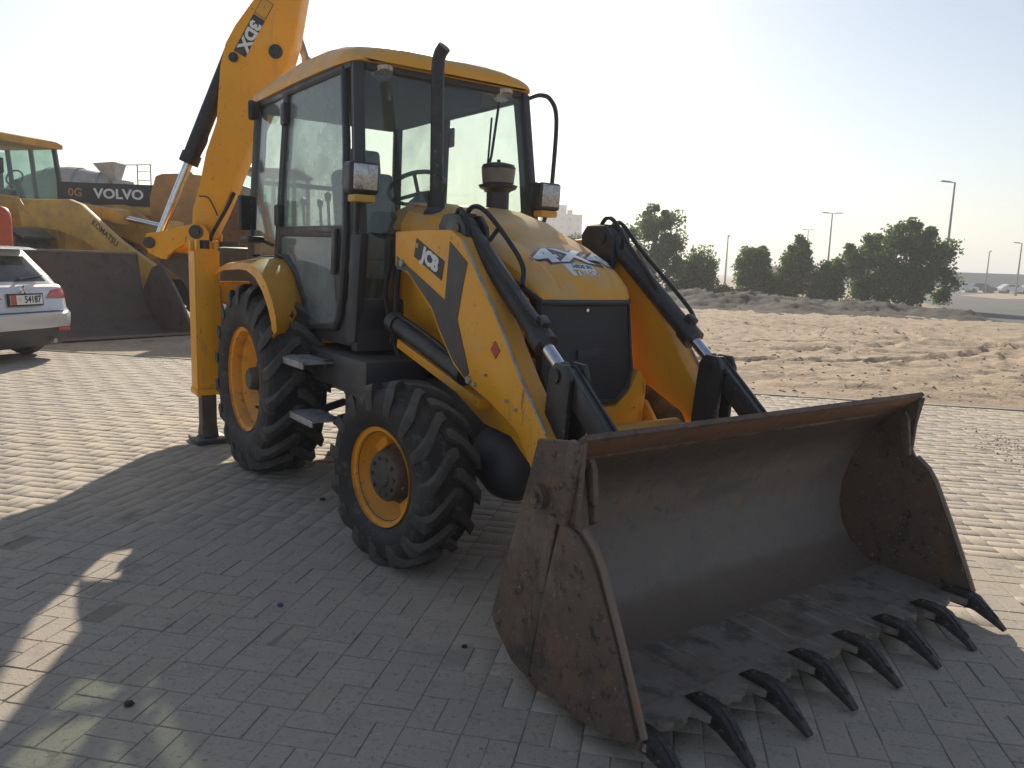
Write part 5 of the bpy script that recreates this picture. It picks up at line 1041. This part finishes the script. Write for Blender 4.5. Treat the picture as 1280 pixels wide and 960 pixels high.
def block(name, x, y, w, d, h, label, nf, nc, cat='building'):
    r = thing(name, (x, y, 0), 0, label, cat, 'beige apartment blocks on the skyline')
    b = B(); b.box((0, 0, h/2), (w, d, h), bev=0); b.box((0, -d/2-.05, h-.3), (w+.3, .3, .6), bev=0); b.build('wall', 'concrete', r)
    b = B(); b.box((-w*.2, 0, h+1.0), (w*.3, d*.3, 2.0), bev=0); b.build('stair_head', 'concrete', r)
    wb = B(); wb.mesh([(-.6, 0, 0), (.6, 0, 0), (.6, 0, 1.5), (-.6, 0, 1.5)], [(0, 1, 2, 3)]); w0 = None
    for i in range(nf):
        for j in range(nc):
            xx = -w/2+w*(j+.5)/nc; zz = h-2.9-i*3.2
            if zz < 1: continue
            if w0 is None: wb = B(); wb.box((0, 0, 0), (1.2, .12, 1.5), bev=0); w0 = wb.build('window', 'darkwin', r); o = w0
            else: o = w0.copy(); C.objects.link(o)
            o.location = (xx, -d/2-.01, zz+.75)
block('apartment_block', 4.6, 330, 7.5, 14, 23.6, 'left beige block beside the mirror on the cab', 6, 3)
block('apartment_block', 14.3, 322, 10.0, 14, 26.2, 'middle and tallest beige block of the three on the skyline', 7, 3)
block('apartment_block', 22.6, 326, 6.6, 14, 23.0, 'right and narrowest beige block of the three on the skyline', 6, 2)
b = B(); b.box((150, 190, 1.9), (190, 1.0, 3.8), (0, 0, R(-4)), 0); tag(b.build('boundary_wall', 'wallgrey'), 'long plain grey wall across the far side of the road', 'wall')
fc = None
def far_car(x, y, rz, m, label):
    r = thing('far_car', (x, y, 0), rz, label, 'car', 'cars parked far off along the wall')
    b = B(); b.loft([[(xx, -hw, z0), (xx, -hw, z1), (xx, -hw*.8, z2), (xx, hw*.8, z2), (xx, hw, z1), (xx, hw, z0)] for xx, hw, z0, z1, z2 in ((-2.2, .8, .4, .8, .82), (-2.0, .88, .3, .9, .95), (-1.2, .88, .3, .92, 1.42), (.3, .88, .3, .92, 1.45), (1.1, .88, .3, .9, .98), (2.1, .82, .3, .75, .8), (2.25, .7, .4, .6, .62))]); b.build('body', m, r)
    b = B(); b.box((-.4, 0, 1.15), (1.6, 1.66, .34), bev=.08); b.build('windows', 'carglass', r)
    for x_ in (-1.35, 1.35):
        b = B(); b.cyl((x_, -.9, .32), (x_, .9, .32), .32, 14); b.build('wheels', 'black', r)
for x, y, a, m, l in ((67.5, 119, .05, 'carpaint', 'pale car far across the road, leftmost of the row along the wall'), (71.5, 121, .1, 'navy', 'dark blue car far across the road, second from the left of the row'), (76.5, 121, 0, 'carpaint', 'pale car far across the road, near the right edge of the picture'), (81.5, 124, .1, 'galv', 'grey car far across the road, rightmost of the row at the picture edge')): far_car(x, y, a, m, l)

# =================================================================== LITTER ON THE PAVING
b = B(); b.lathe([(0, .009), (.011, .009), (.0125, .007), (.0135, .0)], (-1.02, 3.35, .002), (0, 0, 1), 14); tag(b.build('bottle_cap', 'bluecap'), 'small blue bottle cap lying on the shaded paving', 'bottle cap')
def stone(x, y, r, label):
    b = B(); t = bmesh.new(); bmesh.ops.create_icosphere(t, subdivisions=2, radius=r)
    for v in t.verts: v.co *= 1+.35*noise.noise(v.co*(2.2/r)+Vector((x, y, 0))); v.co.z *= .55
    b._in(t, mtx=Matrix.Translation((x, y, r*.4))); tag(b.build('stone', 'stone', smooth=20), label, 'stone')
stone(-1.30, 2.52, .017, 'dark angular pebble on the shaded paving at the lower left')
stone(-.16, 3.02, .013, 'small dark pebble on the paving below the front wheel')
stone(-1.22, 4.95, .02, 'dark pebble in the shade near the rear wheel')

# =================================================================== HAZE
hb = B(); hb.box((0, 1820, 19.35), (5400, 4740, 41.3), bev=0); hz = hb.build('haze', mat('haze_air', (1, 1, 1))); hz['kind'] = 'stuff'
hm = hz.data.materials[0]; hn = hm.node_tree; hn.nodes.remove(hn.nodes['Principled BSDF']); pv = hn.nodes.new('ShaderNodeVolumePrincipled')
pv.inputs['Color'].default_value = (.90, .92, .95, 1); pv.inputs['Density'].default_value = .0017; pv.inputs['Anisotropy'].default_value = .3
hn.links.new(pv.outputs[0], hn.nodes['Material Output'].inputs['Volume'])
